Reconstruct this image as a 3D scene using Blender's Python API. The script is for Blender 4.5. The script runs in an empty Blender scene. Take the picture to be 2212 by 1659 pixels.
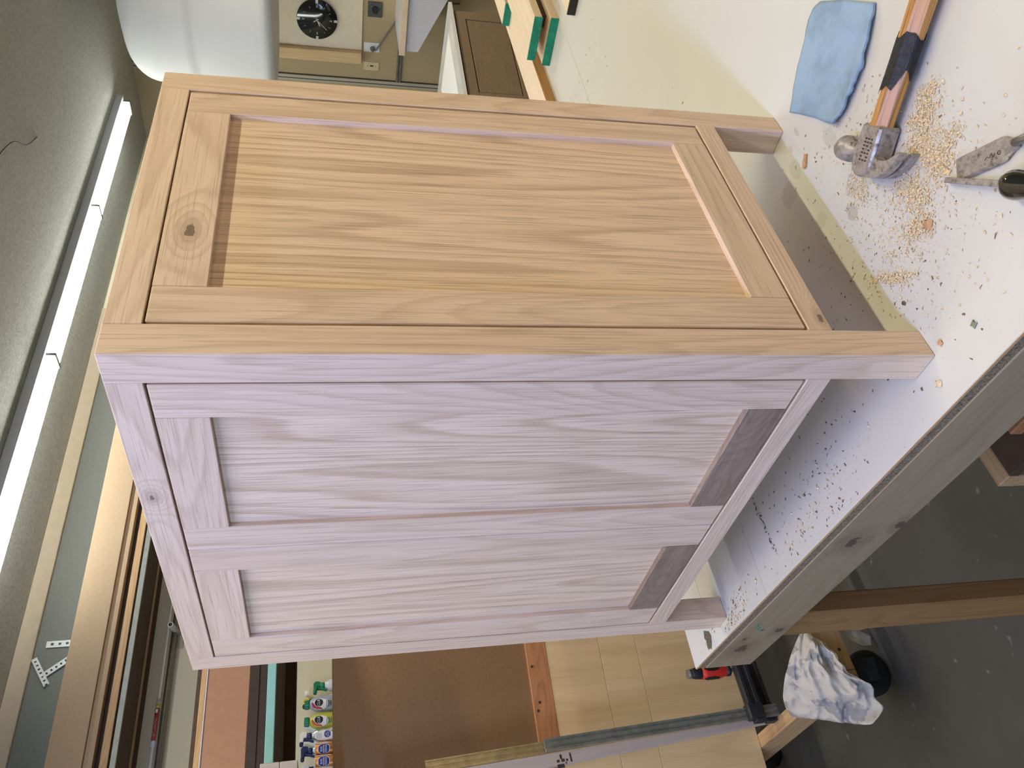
import bpy, bmesh, math, random
from mathutils import Vector, Matrix, noise as mnoise

random.seed(7)
S = bpy.context.scene
COL = S.collection
PI = math.pi

# ------------------------------------------------------------------ camera
CAM_LOC = (-0.52994719, -0.55694534, 0.66156916)
R0 = Vector((-0.15344141, -0.1636474, -0.97451283))
R1 = Vector((-0.74853757, 0.66306038, 0.00651459))
R2 = Vector((0.64509476, 0.73045907, -0.22423714))
cd = bpy.data.cameras.new('camera')
cam = bpy.data.objects.new('camera', cd)
COL.objects.link(cam)
cd.sensor_fit = 'HORIZONTAL'
cd.sensor_width = 36.0
cd.lens = 1738.33121 * 36.0 / 2212.0
cd.clip_start = 0.02
mw = Matrix.Identity(4)
for i in range(3):
    mw[i][0] = R0[i]
    mw[i][1] = -R1[i]
    mw[i][2] = -R2[i]
    mw[i][3] = CAM_LOC[i]
cam.matrix_world = mw
S.camera = cam

# ------------------------------------------------------------------ world, lights, exposure
S.view_settings.view_transform = 'Standard'
S.view_settings.look = 'None'
S.view_settings.gamma = 1.0
S.view_settings.use_curve_mapping = False
S.view_settings.exposure = 0.0
wd = bpy.data.worlds.new('world')
S.world = wd
wd.use_nodes = True
wd.node_tree.nodes['Background'].inputs[0].default_value = (0.8, 0.85, 1.0, 1)
wd.node_tree.nodes['Background'].inputs[1].default_value = 0.02

TUBE_EMIT = 27.0                     # the tubes of the strip light in view
COOL = (0.86, 0.93, 1.0)


def area(name, loc, aim, sx, sy, power, col):
    l = bpy.data.lights.new(name, 'AREA')
    l.shape = 'RECTANGLE'
    l.size, l.size_y = sx, sy
    l.energy = power
    l.color = col
    o = bpy.data.objects.new(name, l)
    COL.objects.link(o)
    o.location = loc
    d = (Vector(aim) - Vector(loc)).normalized()
    x = Vector((1, 0, 0)) if abs(d.x) < 0.9 else Vector((0, 1, 0))
    x = (x - d * x.dot(d)).normalized()
    y = (-d).cross(x)
    m = Matrix((x, y, -d)).transposed().to_4x4()
    m.translation = loc
    o.matrix_world = m
    return o


# warm near strip, cool middle and rear strips, window daylight; the rest added fill
area('near_strip_glow', (0.55, -0.62, 1.9), (0.55, -0.62, 0), 2.3, 0.05, 27.0, (1.00, 0.94, 0.63))
area('far_fill_light', (0.9, -2.35, 1.9), (0.9, -2.35, 0), 2.9, 0.06, 20.0, (1.00, 0.60, 0.30))  # unseen fill lamp, added to light the vanity side panel head-on
area('middle_strip_glow', (1.7, 1.3, 1.9), (1.7, 1.3, 0), 2.2, 0.06, 20.0, (0.85, 0.88, 1.00))
area('left_fill_light', (-0.75, 1.25, 1.9), (-0.75, 1.25, 0), 1.5, 0.06, 22.0, (1.00, 0.86, 0.55))  # unseen lamp, added to brighten the shelf wall and plywood
area('rear_strip_glow', (-0.9, -0.15, 1.9), (-0.9, -0.15, 0), 1.2, 0.06, 31.0, (0.38, 0.46, 1.00))
area('end_fill_light', (4.0, 0.2, 1.9), (4.0, 0.2, 0), 1.2, 0.06, 36.0, (1.00, 0.93, 0.66))  # unseen lamp, added to brighten the end wall and stained vanity
area('window_daylight', (-3.9, -0.1, 1.3), (-0.2, 0.2, 0.7), 1.6, 1.0, 86.0, (0.40, 0.58, 1.00))


# ------------------------------------------------------------------ helpers
def tag(o, label=None, cat=None, group=None, kind=None):
    if label: o['label'] = label
    if cat: o['category'] = cat
    if group: o['group'] = group
    if kind: o['kind'] = kind
    return o


def empty(name, loc, label, cat, group=None):
    o = bpy.data.objects.new(name, None)
    o.empty_display_size = 0.05
    o.location = loc
    COL.objects.link(o)
    return tag(o, label, cat, group)


class MB:
    def __init__(self):
        self.bm = bmesh.new()

    def box(self, x0, x1, y0, y1, z0, z1, bev=0.0, m=None, seg=1):
        t = bmesh.new()
        bmesh.ops.create_cube(t, size=1.0)
        for v in t.verts:
            v.co = Vector(((x0 + x1) / 2 + v.co.x * (x1 - x0), (y0 + y1) / 2 + v.co.y * (y1 - y0),
                           (z0 + z1) / 2 + v.co.z * (z1 - z0)))
        if bev:
            bmesh.ops.bevel(t, geom=list(t.edges), offset=bev, segments=seg, affect='EDGES', profile=0.6)
        return self._add(t, m)

    def _add(self, t, m=None):
        if m is not None:
            bmesh.ops.transform(t, matrix=m, verts=list(t.verts))
        vs = [self.bm.verts.new(v.co) for v in t.verts]
        t.verts.index_update()
        for f in t.faces:
            try:
                nf = self.bm.faces.new([vs[v.index] for v in f.verts])
                nf.smooth = f.smooth
            except ValueError:
                pass
        t.free()
        return self

    def cyl(self, p0, p1, r0, r1=None, seg=16, smooth=True):
        p0, p1 = Vector(p0), Vector(p1)
        d = p1 - p0
        m = d.to_track_quat('Z', 'Y').to_matrix().to_4x4()
        m.translation = p0
        return self.lathe([(r0, 0), (r0 if r1 is None else r1, d.length)], m, seg, smooth)

    def lathe(self, prof, m=None, seg=20, smooth=True, sy=1.0, cap=True):
        t = bmesh.new()
        rings = []
        for r, h in prof:
            rings.append([t.verts.new((r * math.cos(2 * PI * k / seg), sy * r * math.sin(2 * PI * k / seg), h)) for k in range(seg)])
        for a, b in zip(rings, rings[1:]):
            for k in range(seg):
                f = t.faces.new((a[k], a[(k + 1) % seg], b[(k + 1) % seg], b[k]))
                f.smooth = smooth
        if cap:
            t.faces.new(list(reversed(rings[0])))
            t.faces.new(rings[-1])
        return self._add(t, m)

    def prism(self, poly, h0, h1, m=None, bev=0.0):
        t = bmesh.new()
        a = [t.verts.new((x, y, h0)) for x, y in poly]
        b = [t.verts.new((x, y, h1)) for x, y in poly]
        n = len(poly)
        t.faces.new(list(reversed(a)))
        t.faces.new(b)
        for k in range(n):
            t.faces.new((a[k], a[(k + 1) % n], b[(k + 1) % n], b[k]))
        bmesh.ops.recalc_face_normals(t, faces=list(t.faces))
        if bev:
            bmesh.ops.bevel(t, geom=list(t.edges), offset=bev, segments=1, affect='EDGES')
        return self._add(t, m)

    def hull(self, pts):
        t = bmesh.new()
        for p in pts:
            t.verts.new(p)
        bmesh.ops.convex_hull(t, input=list(t.verts))
        bmesh.ops.recalc_face_normals(t, faces=list(t.faces))
        return self._add(t)

    def tube(self, path, r, seg=10):
        pts = [Vector(p) for p in path]
        t = bmesh.new()
        rings = []
        up = Vector((0.13, 0.27, 0.95))
        for i, p in enumerate(pts):
            d = (pts[min(i + 1, len(pts) - 1)] - pts[max(i - 1, 0)]).normalized()
            x = d.cross(up).normalized()
            y = d.cross(x)
            rr = r[i] if isinstance(r, (list, tuple)) else r
            rings.append([t.verts.new(p + rr * (math.cos(2 * PI * k / seg) * x + math.sin(2 * PI * k / seg) * y)) for k in range(seg)])
        for a, b in zip(rings, rings[1:]):
            for k in range(seg):
                f = t.faces.new((a[k], a[(k + 1) % seg], b[(k + 1) % seg], b[k]))
                f.smooth = True
        t.faces.new(rings[0])
        t.faces.new(list(reversed(rings[-1])))
        bmesh.ops.recalc_face_normals(t, faces=list(t.faces))
        return self._add(t)

    def build(self, name, mat, parent=None, fix=True):
        if fix:
            bmesh.ops.recalc_face_normals(self.bm, faces=list(self.bm.faces))
        me = bpy.data.meshes.new(name)
        self.bm.to_mesh(me)
        self.bm.free()
        me.materials.append(mat)
        o = bpy.data.objects.new(name, me)
        COL.objects.link(o)
        if parent is not None:
            adopt(o, parent)
        return o


def adopt(o, parent):
    o.parent = parent
    if parent.type == 'EMPTY' and parent.parent is None:
        o.matrix_parent_inverse = Matrix.Translation(parent.location).inverted()


def smoothstep(a, b, x):
    t = max(0.0, min(1.0, (x - a) / (b - a)))
    return t * t * (3 - 2 * t)


def bez(pts, n):
    """Catmull-Rom through pts, n steps per span."""
    P = [Vector(p) for p in pts]
    P = [P[0] * 2 - P[1]] + P + [P[-1] * 2 - P[-2]]
    out = []
    for i in range(1, len(P) - 2):
        for k in range(n):
            t = k / n
            a, b, c, d = P[i - 1], P[i], P[i + 1], P[i + 2]
            out.append(0.5 * ((2 * b) + (c - a) * t + (2 * a - 5 * b + 4 * c - d) * t * t + (3 * b - a - 3 * c + d) * t ** 3))
    out.append(P[-2])
    return out


_dg = None


def text(name, s, size, place, mat, parent, depth=0.0004, align='CENTER'):
    """Flat lettering. place(u, v, w) -> world point for text-plane coordinates."""
    c = bpy.data.curves.new(name + '_font', 'FONT')
    c.body = s
    c.size = size
    c.align_x = align
    c.align_y = 'CENTER'
    c.extrude = depth
    c.resolution_u = 2
    t = bpy.data.objects.new('tmp', c)
    COL.objects.link(t)
    dg = bpy.context.evaluated_depsgraph_get()
    me = bpy.data.meshes.new_from_object(t.evaluated_get(dg))
    bpy.data.objects.remove(t)
    bpy.data.curves.remove(c)
    for v in me.vertices:
        v.co = place(v.co.x, v.co.y, v.co.z)
    me.materials.clear()
    me.materials.append(mat)
    o = bpy.data.objects.new(name, me)
    COL.objects.link(o)
    adopt(o, parent)
    return o


# ------------------------------------------------------------------ materials
def nodes_of(name):
    m = bpy.data.materials.new(name)
    m.use_nodes = True
    nt = m.node_tree
    b = nt.nodes['Principled BSDF']
    return m, nt, b


class NT:
    """Small node-writing helper."""
    def __init__(self, nt):
        self.nt = nt

    def n(self, typ, **kw):
        x = self.nt.nodes.new(typ)
        for k, v in kw.items():
            setattr(x, k, v)
        return x

    def link(self, a, b):
        self.nt.links.new(a, b)

    def math(self, op, a, b=None, clamp=False):
        x = self.n('ShaderNodeMath', operation=op, use_clamp=clamp)
        for i, v in enumerate((a, b)):
            if v is None: continue
            if isinstance(v, (int, float)): x.inputs[i].default_value = v
            else: self.link(v, x.inputs[i])
        return x.outputs[0]

    def vmath(self, op, a, b):
        x = self.n('ShaderNodeVectorMath', operation=op)
        for i, v in enumerate((a, b)):
            if isinstance(v, (tuple, list)): x.inputs[i].default_value = v
            else: self.link(v, x.inputs[i])
        return x.outputs['Value'] if op in ('LENGTH', 'DISTANCE', 'DOT_PRODUCT') else x.outputs['Vector']

    def noise(self, vec, scale, detail=2.0, rough=0.5, dist=0.0):
        x = self.n('ShaderNodeTexNoise')
        self.link(vec, x.inputs['Vector'])
        x.inputs['Scale'].default_value = scale
        x.inputs['Detail'].default_value = detail
        x.inputs['Roughness'].default_value = rough
        x.inputs['Distortion'].default_value = dist
        return x.outputs['Fac']

    def ramp(self, fac, stops):
        x = self.n('ShaderNodeValToRGB')
        e = x.color_ramp.elements
        while len(e) < len(stops): e.new(0.5)
        for el, (p, c) in zip(e, stops):
            el.position = p
            el.color = (c[0], c[1], c[2], 1) if not isinstance(c, (int, float)) else (c, c, c, 1)
        self.link(fac, x.inputs[0])
        return x.outputs[0]

    def mix(self, fac, a, b, blend='MIX'):
        x = self.n('ShaderNodeMix', data_type='RGBA', blend_type=blend)
        for sock, v in ((x.inputs[0], fac), (x.inputs[6], a), (x.inputs[7], b)):
            if isinstance(v, (int, float)): sock.default_value = v
            elif isinstance(v, (tuple, list)): sock.default_value = (v[0], v[1], v[2], 1)
            else: self.link(v, sock)
        return x.outputs[2]

    def coord(self, rnd=True):
        t = self.n('ShaderNodeTexCoord').outputs['Object']
        if not rnd: return t
        r = self.n('ShaderNodeObjectInfo').outputs['Random']
        c = self.n('ShaderNodeCombineXYZ')
        for i, k in enumerate((31.7, 17.3, 23.9)):
            self.link(self.math('MULTIPLY', r, k), c.inputs[i])
        return self.vmath('ADD', t, c.outputs[0])

    def bump(self, h, strength, dist, b):
        x = self.n('ShaderNodeBump')
        x.inputs['Strength'].default_value = strength
        x.inputs['Distance'].default_value = dist
        self.link(h, x.inputs['Height'])
        self.link(x.outputs[0], b.inputs['Normal'])


def plain(name, col, rough=0.6, metal=0.0, spec=0.4, vary=0.12, scale=30.0, bump=0.0, coat=0.0):
    m, nt, b = nodes_of(name)
    w = NT(nt)
    c = w.coord()
    f = w.noise(c, scale, 4.0, 0.6)
    lo = tuple(max(0, x * (1 - vary)) for x in col)
    hi = tuple(min(1, x * (1 + vary)) for x in col)
    w.link(w.ramp(f, [(0.3, lo), (0.7, hi)]), b.inputs['Base Color'])
    b.inputs['Roughness'].default_value = rough
    b.inputs['Metallic'].default_value = metal
    b.inputs['Specular IOR Level'].default_value = spec
    b.inputs['Coat Weight'].default_value = coat
    if bump: w.bump(f, bump, 0.002, b)
    return m


def wood(name, axis, light, mid, dark, ring=1.0, along=1.0, pores=0.5, figure=0.55, rough=0.5, spec=0.45, knots=(), contrast=1.0, bands=24.0, tint=0.35, rotz=0.0):
    """Sawn timber: contour rings stretched along the grain, fine pores, optional knots (centre, rx, rz)."""
    m, nt, b = nodes_of(name)
    w = NT(nt)
    base = w.coord()
    raw = w.coord(False)
    if rotz:
        vr = w.n('ShaderNodeVectorRotate', rotation_type='Z_AXIS')
        w.link(base, vr.inputs['Vector'])
        vr.inputs['Angle'].default_value = rotz
        base = vr.outputs[0]
    sc = [9.0 * ring] * 3
    sc[axis] = 0.9 * along
    v = w.vmath('MULTIPLY', base, tuple(sc))
    f = w.noise(v, 1.0, 1.5, 0.45)
    if knots:
        for (kc, kr) in knots:
            d = w.vmath('LENGTH', w.vmath('MULTIPLY', w.vmath('SUBTRACT', raw, kc), tuple(1.0 / r for r in kr)), (0, 0, 0))
            g = w.math('POWER', 2.718, w.math('MULTIPLY', w.math('MULTIPLY', d, d), -0.14))
            f = w.math('ADD', f, w.math('MULTIPLY', g, 0.22))
    jag = [260.0] * 3
    jag[axis] = 5.0
    f = w.math('ADD', f, w.math('MULTIPLY', w.math('SUBTRACT', w.noise(w.vmath('MULTIPLY', base, tuple(jag)), 1.0, 2.0, 0.6), 0.5), 0.016))
    rings = w.ramp(w.math('FRACT', w.math('MULTIPLY', f, bands)), [(0.0, 0.85), (0.10, 1.0), (0.24, 0.45), (0.55, 0.08), (0.90, 0.0), (1.0, 0.85)])
    # break the lines up along their length
    sc2 = [60.0] * 3
    sc2[axis] = 2.5
    med = w.noise(w.vmath('MULTIPLY', base, tuple(sc2)), 1.0, 3.0, 0.6)
    sc3 = [620.0] * 3
    sc3[axis] = 11.0
    fine = w.noise(w.vmath('MULTIPLY', base, tuple(sc3)), 1.0, 2.0, 0.5)
    por = w.ramp(fine, [(0.34, 1.0), (0.47, 0.0)])
    big = w.noise(w.vmath('MULTIPLY', base, (2.2, 2.2, 2.2)), 1.0, 2.0)
    col = w.mix(w.ramp(med, [(0.3, 0.0), (0.72, 1.0)]), light, mid)
    col = w.mix(w.math('MULTIPLY', w.math('MULTIPLY', rings, figure * contrast), w.math('ADD', med, 0.25)), col, dark)
    col = w.mix(w.math('MULTIPLY', por, pores * 0.75), col, tuple(x * 0.62 for x in dark))
    col = w.mix(w.math('MULTIPLY', w.math('SUBTRACT', big, 0.35), tint), col, mid)
    for (kc, kr) in knots:
        dv = w.vmath('MULTIPLY', w.vmath('SUBTRACT', raw, kc), tuple(1.0 / r for r in kr))
        d = w.vmath('LENGTH', dv, (0, 0, 0))
        d = w.math('ADD', d, w.math('MULTIPLY', w.math('SUBTRACT', w.noise(raw, 55.0, 4.0, 0.65), 0.5), 1.7))
        halo = w.ramp(d, [(0.75, 0.75), (1.0, 0.45), (2.1, 0.0)]) if False else w.math('SUBTRACT', 1.0, w.math('DIVIDE', d, 2.0), True)
        ringk = w.math('MULTIPLY', w.math('ADD', w.math('SINE', w.math('MULTIPLY', d, 19.0)), 1.0), 0.10)
        col = w.mix(w.math('MULTIPLY', halo, 0.55), col, tuple(x * 0.6 for x in dark))
        col = w.mix(w.math('MULTIPLY', halo, ringk), col, tuple(x * 0.35 for x in dark))
        core = w.math('LESS_THAN', d, 0.5)
        col = w.mix(w.math('MULTIPLY', core, 0.62), col, (0.05, 0.03, 0.03))
    w.link(col, b.inputs['Base Color'])
    b.inputs['Roughness'].default_value = rough
    b.inputs['Specular IOR Level'].default_value = spec
    w.bump(w.math('ADD', fine, w.math('MULTIPLY', rings, 0.3)), 0.12, 0.0006, b)
    return m


OL, OM, OD = (0.800, 0.615, 0.465), (0.720, 0.540, 0.395), (0.50, 0.345, 0.225)
oak = [wood('oak_%s' % 'xyz'[a], a, OL, OM, OD) for a in range(3)]
oak_panel = wood('oak_panel', 2, (0.85, 0.655, 0.49), (0.77, 0.58, 0.415), (0.45, 0.30, 0.185), ring=0.8, along=0.5, figure=0.72, bands=22.0, pores=0.6)
oak_knotty = wood('oak_knotty', 0, OL, OM, OD, knots=(((0.178, 0.0, 0.799), (0.017, 0.05, 0.0085)),), bands=20.0, figure=0.6)
oak_knot_rail = wood('oak_knot_rail', 1, OL, OM, OD, knots=(((0.0, 0.225, 0.847), (0.05, 0.010, 0.006)),))
oak_crack = wood('oak_cracked_rail', 0, OL, OM, OD, knots=(((0.057, 0.0, 0.119), (0.012, 0.03, 0.0055)),))
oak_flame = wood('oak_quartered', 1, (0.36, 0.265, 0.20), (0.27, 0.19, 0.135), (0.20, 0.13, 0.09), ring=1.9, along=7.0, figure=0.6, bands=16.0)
fir_x = wood('fir_x', 0, (0.60, 0.40, 0.21), (0.52, 0.32, 0.155), (0.36, 0.19, 0.08), pores=0.1)
fir_y = wood('fir_y', 1, (0.60, 0.40, 0.21), (0.52, 0.32, 0.155), (0.36, 0.19, 0.08), pores=0.1)
fir_z = wood('fir_z', 2, (0.33, 0.185, 0.07), (0.285, 0.15, 0.052), (0.19, 0.09, 0.026), pores=0.1)
fir_red = wood('fir_red', 0, (0.55, 0.25, 0.105), (0.46, 0.20, 0.08), (0.28, 0.11, 0.04), pores=0.15)
pine_apron = wood('pine_apron', 1, (0.34, 0.26, 0.165), (0.30, 0.225, 0.135), (0.22, 0.155, 0.083), pores=0.08, figure=0.35,
                  knots=(((-0.036, 0.335, -0.055), (0.04, 0.026, 0.019)), ((-0.018, 0.735, -0.055), (0.04, 0.028, 0.020)),
                         ((-0.024, 0.66, -0.092), (0.04, 0.018, 0.012)), ((-0.024, 0.69, -0.04), (0.04, 0.010, 0.007)), ((-0.04, 0.29, -0.105), (0.04, 0.018, 0.012))))
maple_ply = wood('maple_ply', 2, (0.82, 0.61, 0.33), (0.75, 0.53, 0.27), (0.58, 0.39, 0.185), ring=0.5, pores=0.25, figure=0.4, bands=7.0)
maple_x = wood('maple_board', 0, (0.78, 0.63, 0.45), (0.73, 0.575, 0.39), (0.58, 0.41, 0.24), pores=0.08, figure=0.25)
maple_edge = wood('maple_edge', 0, (0.52, 0.28, 0.075), (0.42, 0.205, 0.05), (0.22, 0.09, 0.02), pores=0.15, figure=0.6)
pine_block = wood('pine_block', 2, (0.74, 0.55, 0.31), (0.66, 0.47, 0.24), (0.48, 0.31, 0.13), pores=0.1, figure=0.35)
oak_brown = wood('oak_stained', 0, (0.34, 0.245, 0.16), (0.30, 0.21, 0.135), (0.20, 0.13, 0.08), pores=0.5, ring=1.6, figure=0.4)
hickory = wood('hickory', 1, (0.56, 0.28, 0.075), (0.47, 0.215, 0.055), (0.17, 0.07, 0.022), ring=3.0, along=1.6, pores=0.9, rough=0.35, spec=0.5, rotz=-math.radians(17.5), bands=9.0)
light_board = wood('light_board', 2, (0.52, 0.45, 0.40), (0.47, 0.40, 0.345), (0.40, 0.32, 0.26), pores=0.1, figure=0.2)

mdf = plain('mdf', (0.44, 0.315, 0.195), 0.75, vary=0.05, scale=90)
mdf_brown = plain('mdf_brown', (0.235, 0.13, 0.058), 0.7, vary=0.07, scale=120)
mdf_red = plain('hardboard', (0.40, 0.22, 0.13), 0.7, vary=0.06, scale=60)
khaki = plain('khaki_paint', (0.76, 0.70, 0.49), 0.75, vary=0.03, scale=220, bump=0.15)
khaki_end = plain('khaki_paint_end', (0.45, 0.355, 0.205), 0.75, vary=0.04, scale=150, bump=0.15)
khaki_light = plain('khaki_trim_paint', (0.46, 0.43, 0.32), 0.6, vary=0.03)
cream_board = plain('cream_board', (0.78, 0.70, 0.54), 0.7, vary=0.04)
tan_ledge = plain('tan_ledge', (0.55, 0.45, 0.32), 0.7, vary=0.05)
pole_white = plain('pole_white', (0.80, 0.80, 0.76), 0.35, vary=0.03)
pipe_grey = plain('pipe_grey', (0.22, 0.22, 0.20), 0.4, metal=0.6)
white_metal = plain('white_metal', (0.74, 0.75, 0.72), 0.4, vary=0.04)
lamp_grey = plain('lamp_housing', (0.55, 0.57, 0.58), 0.5, vary=0.03)
dark_gap = plain('dark_timber_and_shade', (0.05, 0.035, 0.028), 0.8)  # near-black for dark boards and for shade painted into gaps
dark_brown = plain('dark_brown_timber', (0.085, 0.05, 0.032), 0.75, vary=0.2, scale=20)
teal = plain('teal_paint', (0.27, 0.55, 0.52), 0.5, vary=0.05)
black_plastic = plain('black_plastic', (0.018, 0.018, 0.02), 0.4, vary=0.3)
black_rubber = plain('black_rubber', (0.014, 0.013, 0.012), 0.55, vary=0.3)
black_iron = plain('black_iron', (0.022, 0.023, 0.026), 0.45, spec=0.5, vary=0.4)
red_plastic = plain('red_plastic', (0.62, 0.032, 0.02), 0.4, vary=0.06)
steel = plain('steel', (0.34, 0.335, 0.32), 0.38, metal=0.85, vary=0.25, scale=60)
steel_bar = plain('zinc_bar', (0.40, 0.43, 0.39), 0.4, metal=0.75, vary=0.2, scale=50)
gold_bar = plain('yellow_zinc_bar', (0.62, 0.50, 0.28), 0.35, metal=0.8, vary=0.2, scale=50)
white_gloss = plain('white_gloss', (0.92, 0.93, 0.93), 0.08, spec=0.6, vary=0.01, coat=0.6)
white_lam = plain('white_laminate', (0.62, 0.62, 0.68), 0.45, vary=0.03)
green_paint = plain('green_end_paint', (0.010, 0.24, 0.165), 0.55, vary=0.3, scale=40)
ivory = plain('ivory_plastic', (0.66, 0.56, 0.35), 0.4, vary=0.03)
white_plastic = plain('white_plastic', (0.80, 0.80, 0.80), 0.4, vary=0.02)
grey_steel_plate = plain('grey_plate', (0.10, 0.115, 0.11), 0.5, metal=0.5, vary=0.5, scale=80)
conduit = plain('conduit', (0.32, 0.33, 0.30), 0.4, metal=0.5)
ink = plain('dark_ink', (0.05, 0.035, 0.03), 0.7, vary=0.3)
label_white = plain('label_white', (0.82, 0.82, 0.80), 0.5, vary=0.02)
navy = plain('navy_plastic', (0.012, 0.025, 0.10), 0.35, vary=0.1)
badge_blue = plain('badge_blue', (0.012, 0.03, 0.26), 0.4, vary=0.1)
copper = plain('copper_can', (0.62, 0.25, 0.07), 0.32, metal=0.6, vary=0.3, scale=25)
silver = plain('silver_bottle', (0.62, 0.64, 0.64), 0.22, metal=0.8, vary=0.05)
cap_green = plain('cap_green', (0.008, 0.19, 0.085), 0.3, vary=0.1)
grey_bottle = plain('grey_bottle', (0.36, 0.40, 0.46), 0.4, vary=0.12)
yellow_bottle = plain('yellow_bottle', (0.50, 0.50, 0.05), 0.4, vary=0.1)
yellow_plastic = plain('yellow_plastic', (0.75, 0.52, 0.03), 0.4, vary=0.05)
orange_mark = plain('orange_mark', (0.62, 0.13, 0.03), 0.5)
red_mark = plain('red_mark', (0.50, 0.03, 0.05), 0.5)
black_mark = plain('black_mark', (0.012, 0.018, 0.016), 0.5)
clear_white = plain('frosted_plastic', (0.66, 0.68, 0.70), 0.4, vary=0.03)
label_red = plain('label_red', (0.42, 0.05, 0.035), 0.5, vary=0.05)
label_yellow = plain('label_yellow', (0.62, 0.52, 0.10), 0.5)
clock_black = plain('clock_black', (0.008, 0.009, 0.012), 0.12, spec=0.5, vary=0.2)
silver_mark = plain('silver_mark', (0.62, 0.64, 0.62), 0.3, metal=0.3)
tape_black = plain('black_tape', (0.010, 0.009, 0.010), 0.42, spec=0.35, vary=0.5, scale=160, bump=0.8)
blue_cloth_stitch = None
shaving = plain('shaving', (0.68, 0.52, 0.31), 0.75, vary=0.35, scale=300)
chip_wood = plain('chip_wood', (0.52, 0.29, 0.14), 0.75, vary=0.25, scale=200)
speck_brown = plain('speck_brown', (0.17, 0.115, 0.06), 0.8, vary=0.6, scale=200)
wire_dark = plain('wire_dark', (0.04, 0.038, 0.035), 0.6)


def emit(name, col, strength):
    m, nt, b = nodes_of(name)
    b.inputs['Base Color'].default_value = (0.9, 0.9, 0.9, 1)
    b.inputs['Emission Color'].default_value = (*col, 1)
    b.inputs['Emission Strength'].default_value = strength
    return m


tube_glow = emit('tube_glow', (0.97, 1.0, 0.95), TUBE_EMIT)


def mat_ceiling():
    m, nt, b = nodes_of('sprayed_ceiling')
    w = NT(nt)
    c = w.coord(False)
    f = w.noise(c, 75.0, 5.0, 0.65)
    g = w.noise(c, 8.0, 3.0, 0.6)
    col = w.mix(w.ramp(f, [(0.35, 0.0), (0.62, 1.0)]), (0.40, 0.39, 0.34), (0.56, 0.56, 0.51))
    col = w.mix(w.math('MULTIPLY', g, 0.25), col, (0.44, 0.43, 0.38))
    w.link(col, b.inputs['Base Color'])
    b.inputs['Roughness'].default_value = 0.85
    w.bump(f, 0.8, 0.012, b)
    return m


def mat_concrete():
    m, nt, b = nodes_of('concrete_floor')
    w = NT(nt)
    c = w.coord(False)
    f = w.noise(c, 3.0, 6.0, 0.65)
    g = w.noise(c, 45.0, 4.0, 0.6)
    col = w.mix(w.ramp(f, [(0.3, 0.0), (0.7, 1.0)]), (0.050, 0.044, 0.032), (0.075, 0.067, 0.051))
    col = w.mix(w.math('MULTIPLY', g, 0.35), col, (0.06, 0.055, 0.044))
    spot = w.ramp(w.noise(c, 26.0, 2.0), [(0.70, 0.0), (0.76, 1.0)])
    col = w.mix(w.math('MULTIPLY', spot, 0.3), col, (0.34, 0.33, 0.30))
    w.link(col, b.inputs['Base Color'])
    b.inputs['Roughness'].default_value = 0.7
    w.bump(g, 0.15, 0.003, b)
    return m


def mat_table():
    """White melamine, worn: scuffs, glue stains, grey water marks."""
    m, nt, b = nodes_of('white_melamine')
    w = NT(nt)
    c = w.coord(False)
    f = w.noise(c, 5.0, 5.0, 0.65)
    col = w.mix(f, (0.61, 0.595, 0.54), (0.56, 0.54, 0.475))
    stains = [((0.238, -0.018, 0), 0.017, 0.010, 0.42), ((0.284, 0.030, 0), 0.013, 0.012, 0.22), ((0.427, -0.018, 0), 0.010, 0.004, 0.30),
              ((0.421, 0.007, 0), 0.008, 0.004, 0.25), ((0.39, 0.02, 0), 0.02, 0.012, 0.22), ((0.375, 0.055, 0), 0.02, 0.02, 0.28),
              ((0.25, -0.065, 0), 0.018, 0.012, 0.25), ((0.262, -0.035, 0), 0.012, 0.010, 0.3), ((0.364, -0.14, 0), 0.004, 0.003, 0.45),
              ((0.334, -0.134, 0), 0.004, 0.003, 0.45), ((0.35, -0.055, 0), 0.02, 0.012, 0.25), ((0.9, 0.3, 0), 0.05, 0.01, 0.12), ((1.3, 0.1, 0), 0.12, 0.012, 0.15),
              ((0.09, 0.44, 0), 0.012, 0.006, 0.2)]
    wob = w.noise(c, 130.0, 4.0, 0.7)
    for p, rx, ry, a in stains:
        d = w.vmath('LENGTH', w.vmath('MULTIPLY', w.vmath('SUBTRACT', c, p), (1 / rx, 1 / ry, 1 / rx)), (0, 0, 0))
        d = w.math('ADD', d, w.math('MULTIPLY', w.math('SUBTRACT', wob, 0.5), 1.3))
        k = w.ramp(d, [(0.85, a), (1.0, 0.0)])
        col = w.mix(k, col, (0.27, 0.24, 0.16))
    # faint scattered dust and scratches
    s1 = w.ramp(w.noise(c, 420.0, 2.0), [(0.70, 0.0), (0.74, 1.0)])
    zone = w.ramp(w.noise(c, 4.0, 2.0), [(0.45, 0.0), (0.65, 1.0)])
    col = w.mix(w.math('MULTIPLY', w.math('MULTIPLY', s1, zone), 0.5), col, (0.30, 0.24, 0.15))
    w.link(col, b.inputs['Base Color'])
    b.inputs['Roughness'].default_value = 0.42
    b.inputs['Specular IOR Level'].default_value = 0.35
    return m


def mat_particle():
    m, nt, b = nodes_of('particle_board_edge')
    w = NT(nt)
    c = w.coord(False)
    f = w.noise(c, 420.0, 4.0, 0.7)
    col = w.ramp(f, [(0.34, (0.07, 0.05, 0.028)), (0.5, (0.22, 0.165, 0.10)), (0.66, (0.38, 0.30, 0.19))])
    w.link(col, b.inputs['Base Color'])
    b.inputs['Roughness'].default_value = 0.9
    w.bump(f, 0.6, 0.002, b)
    return m


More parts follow.
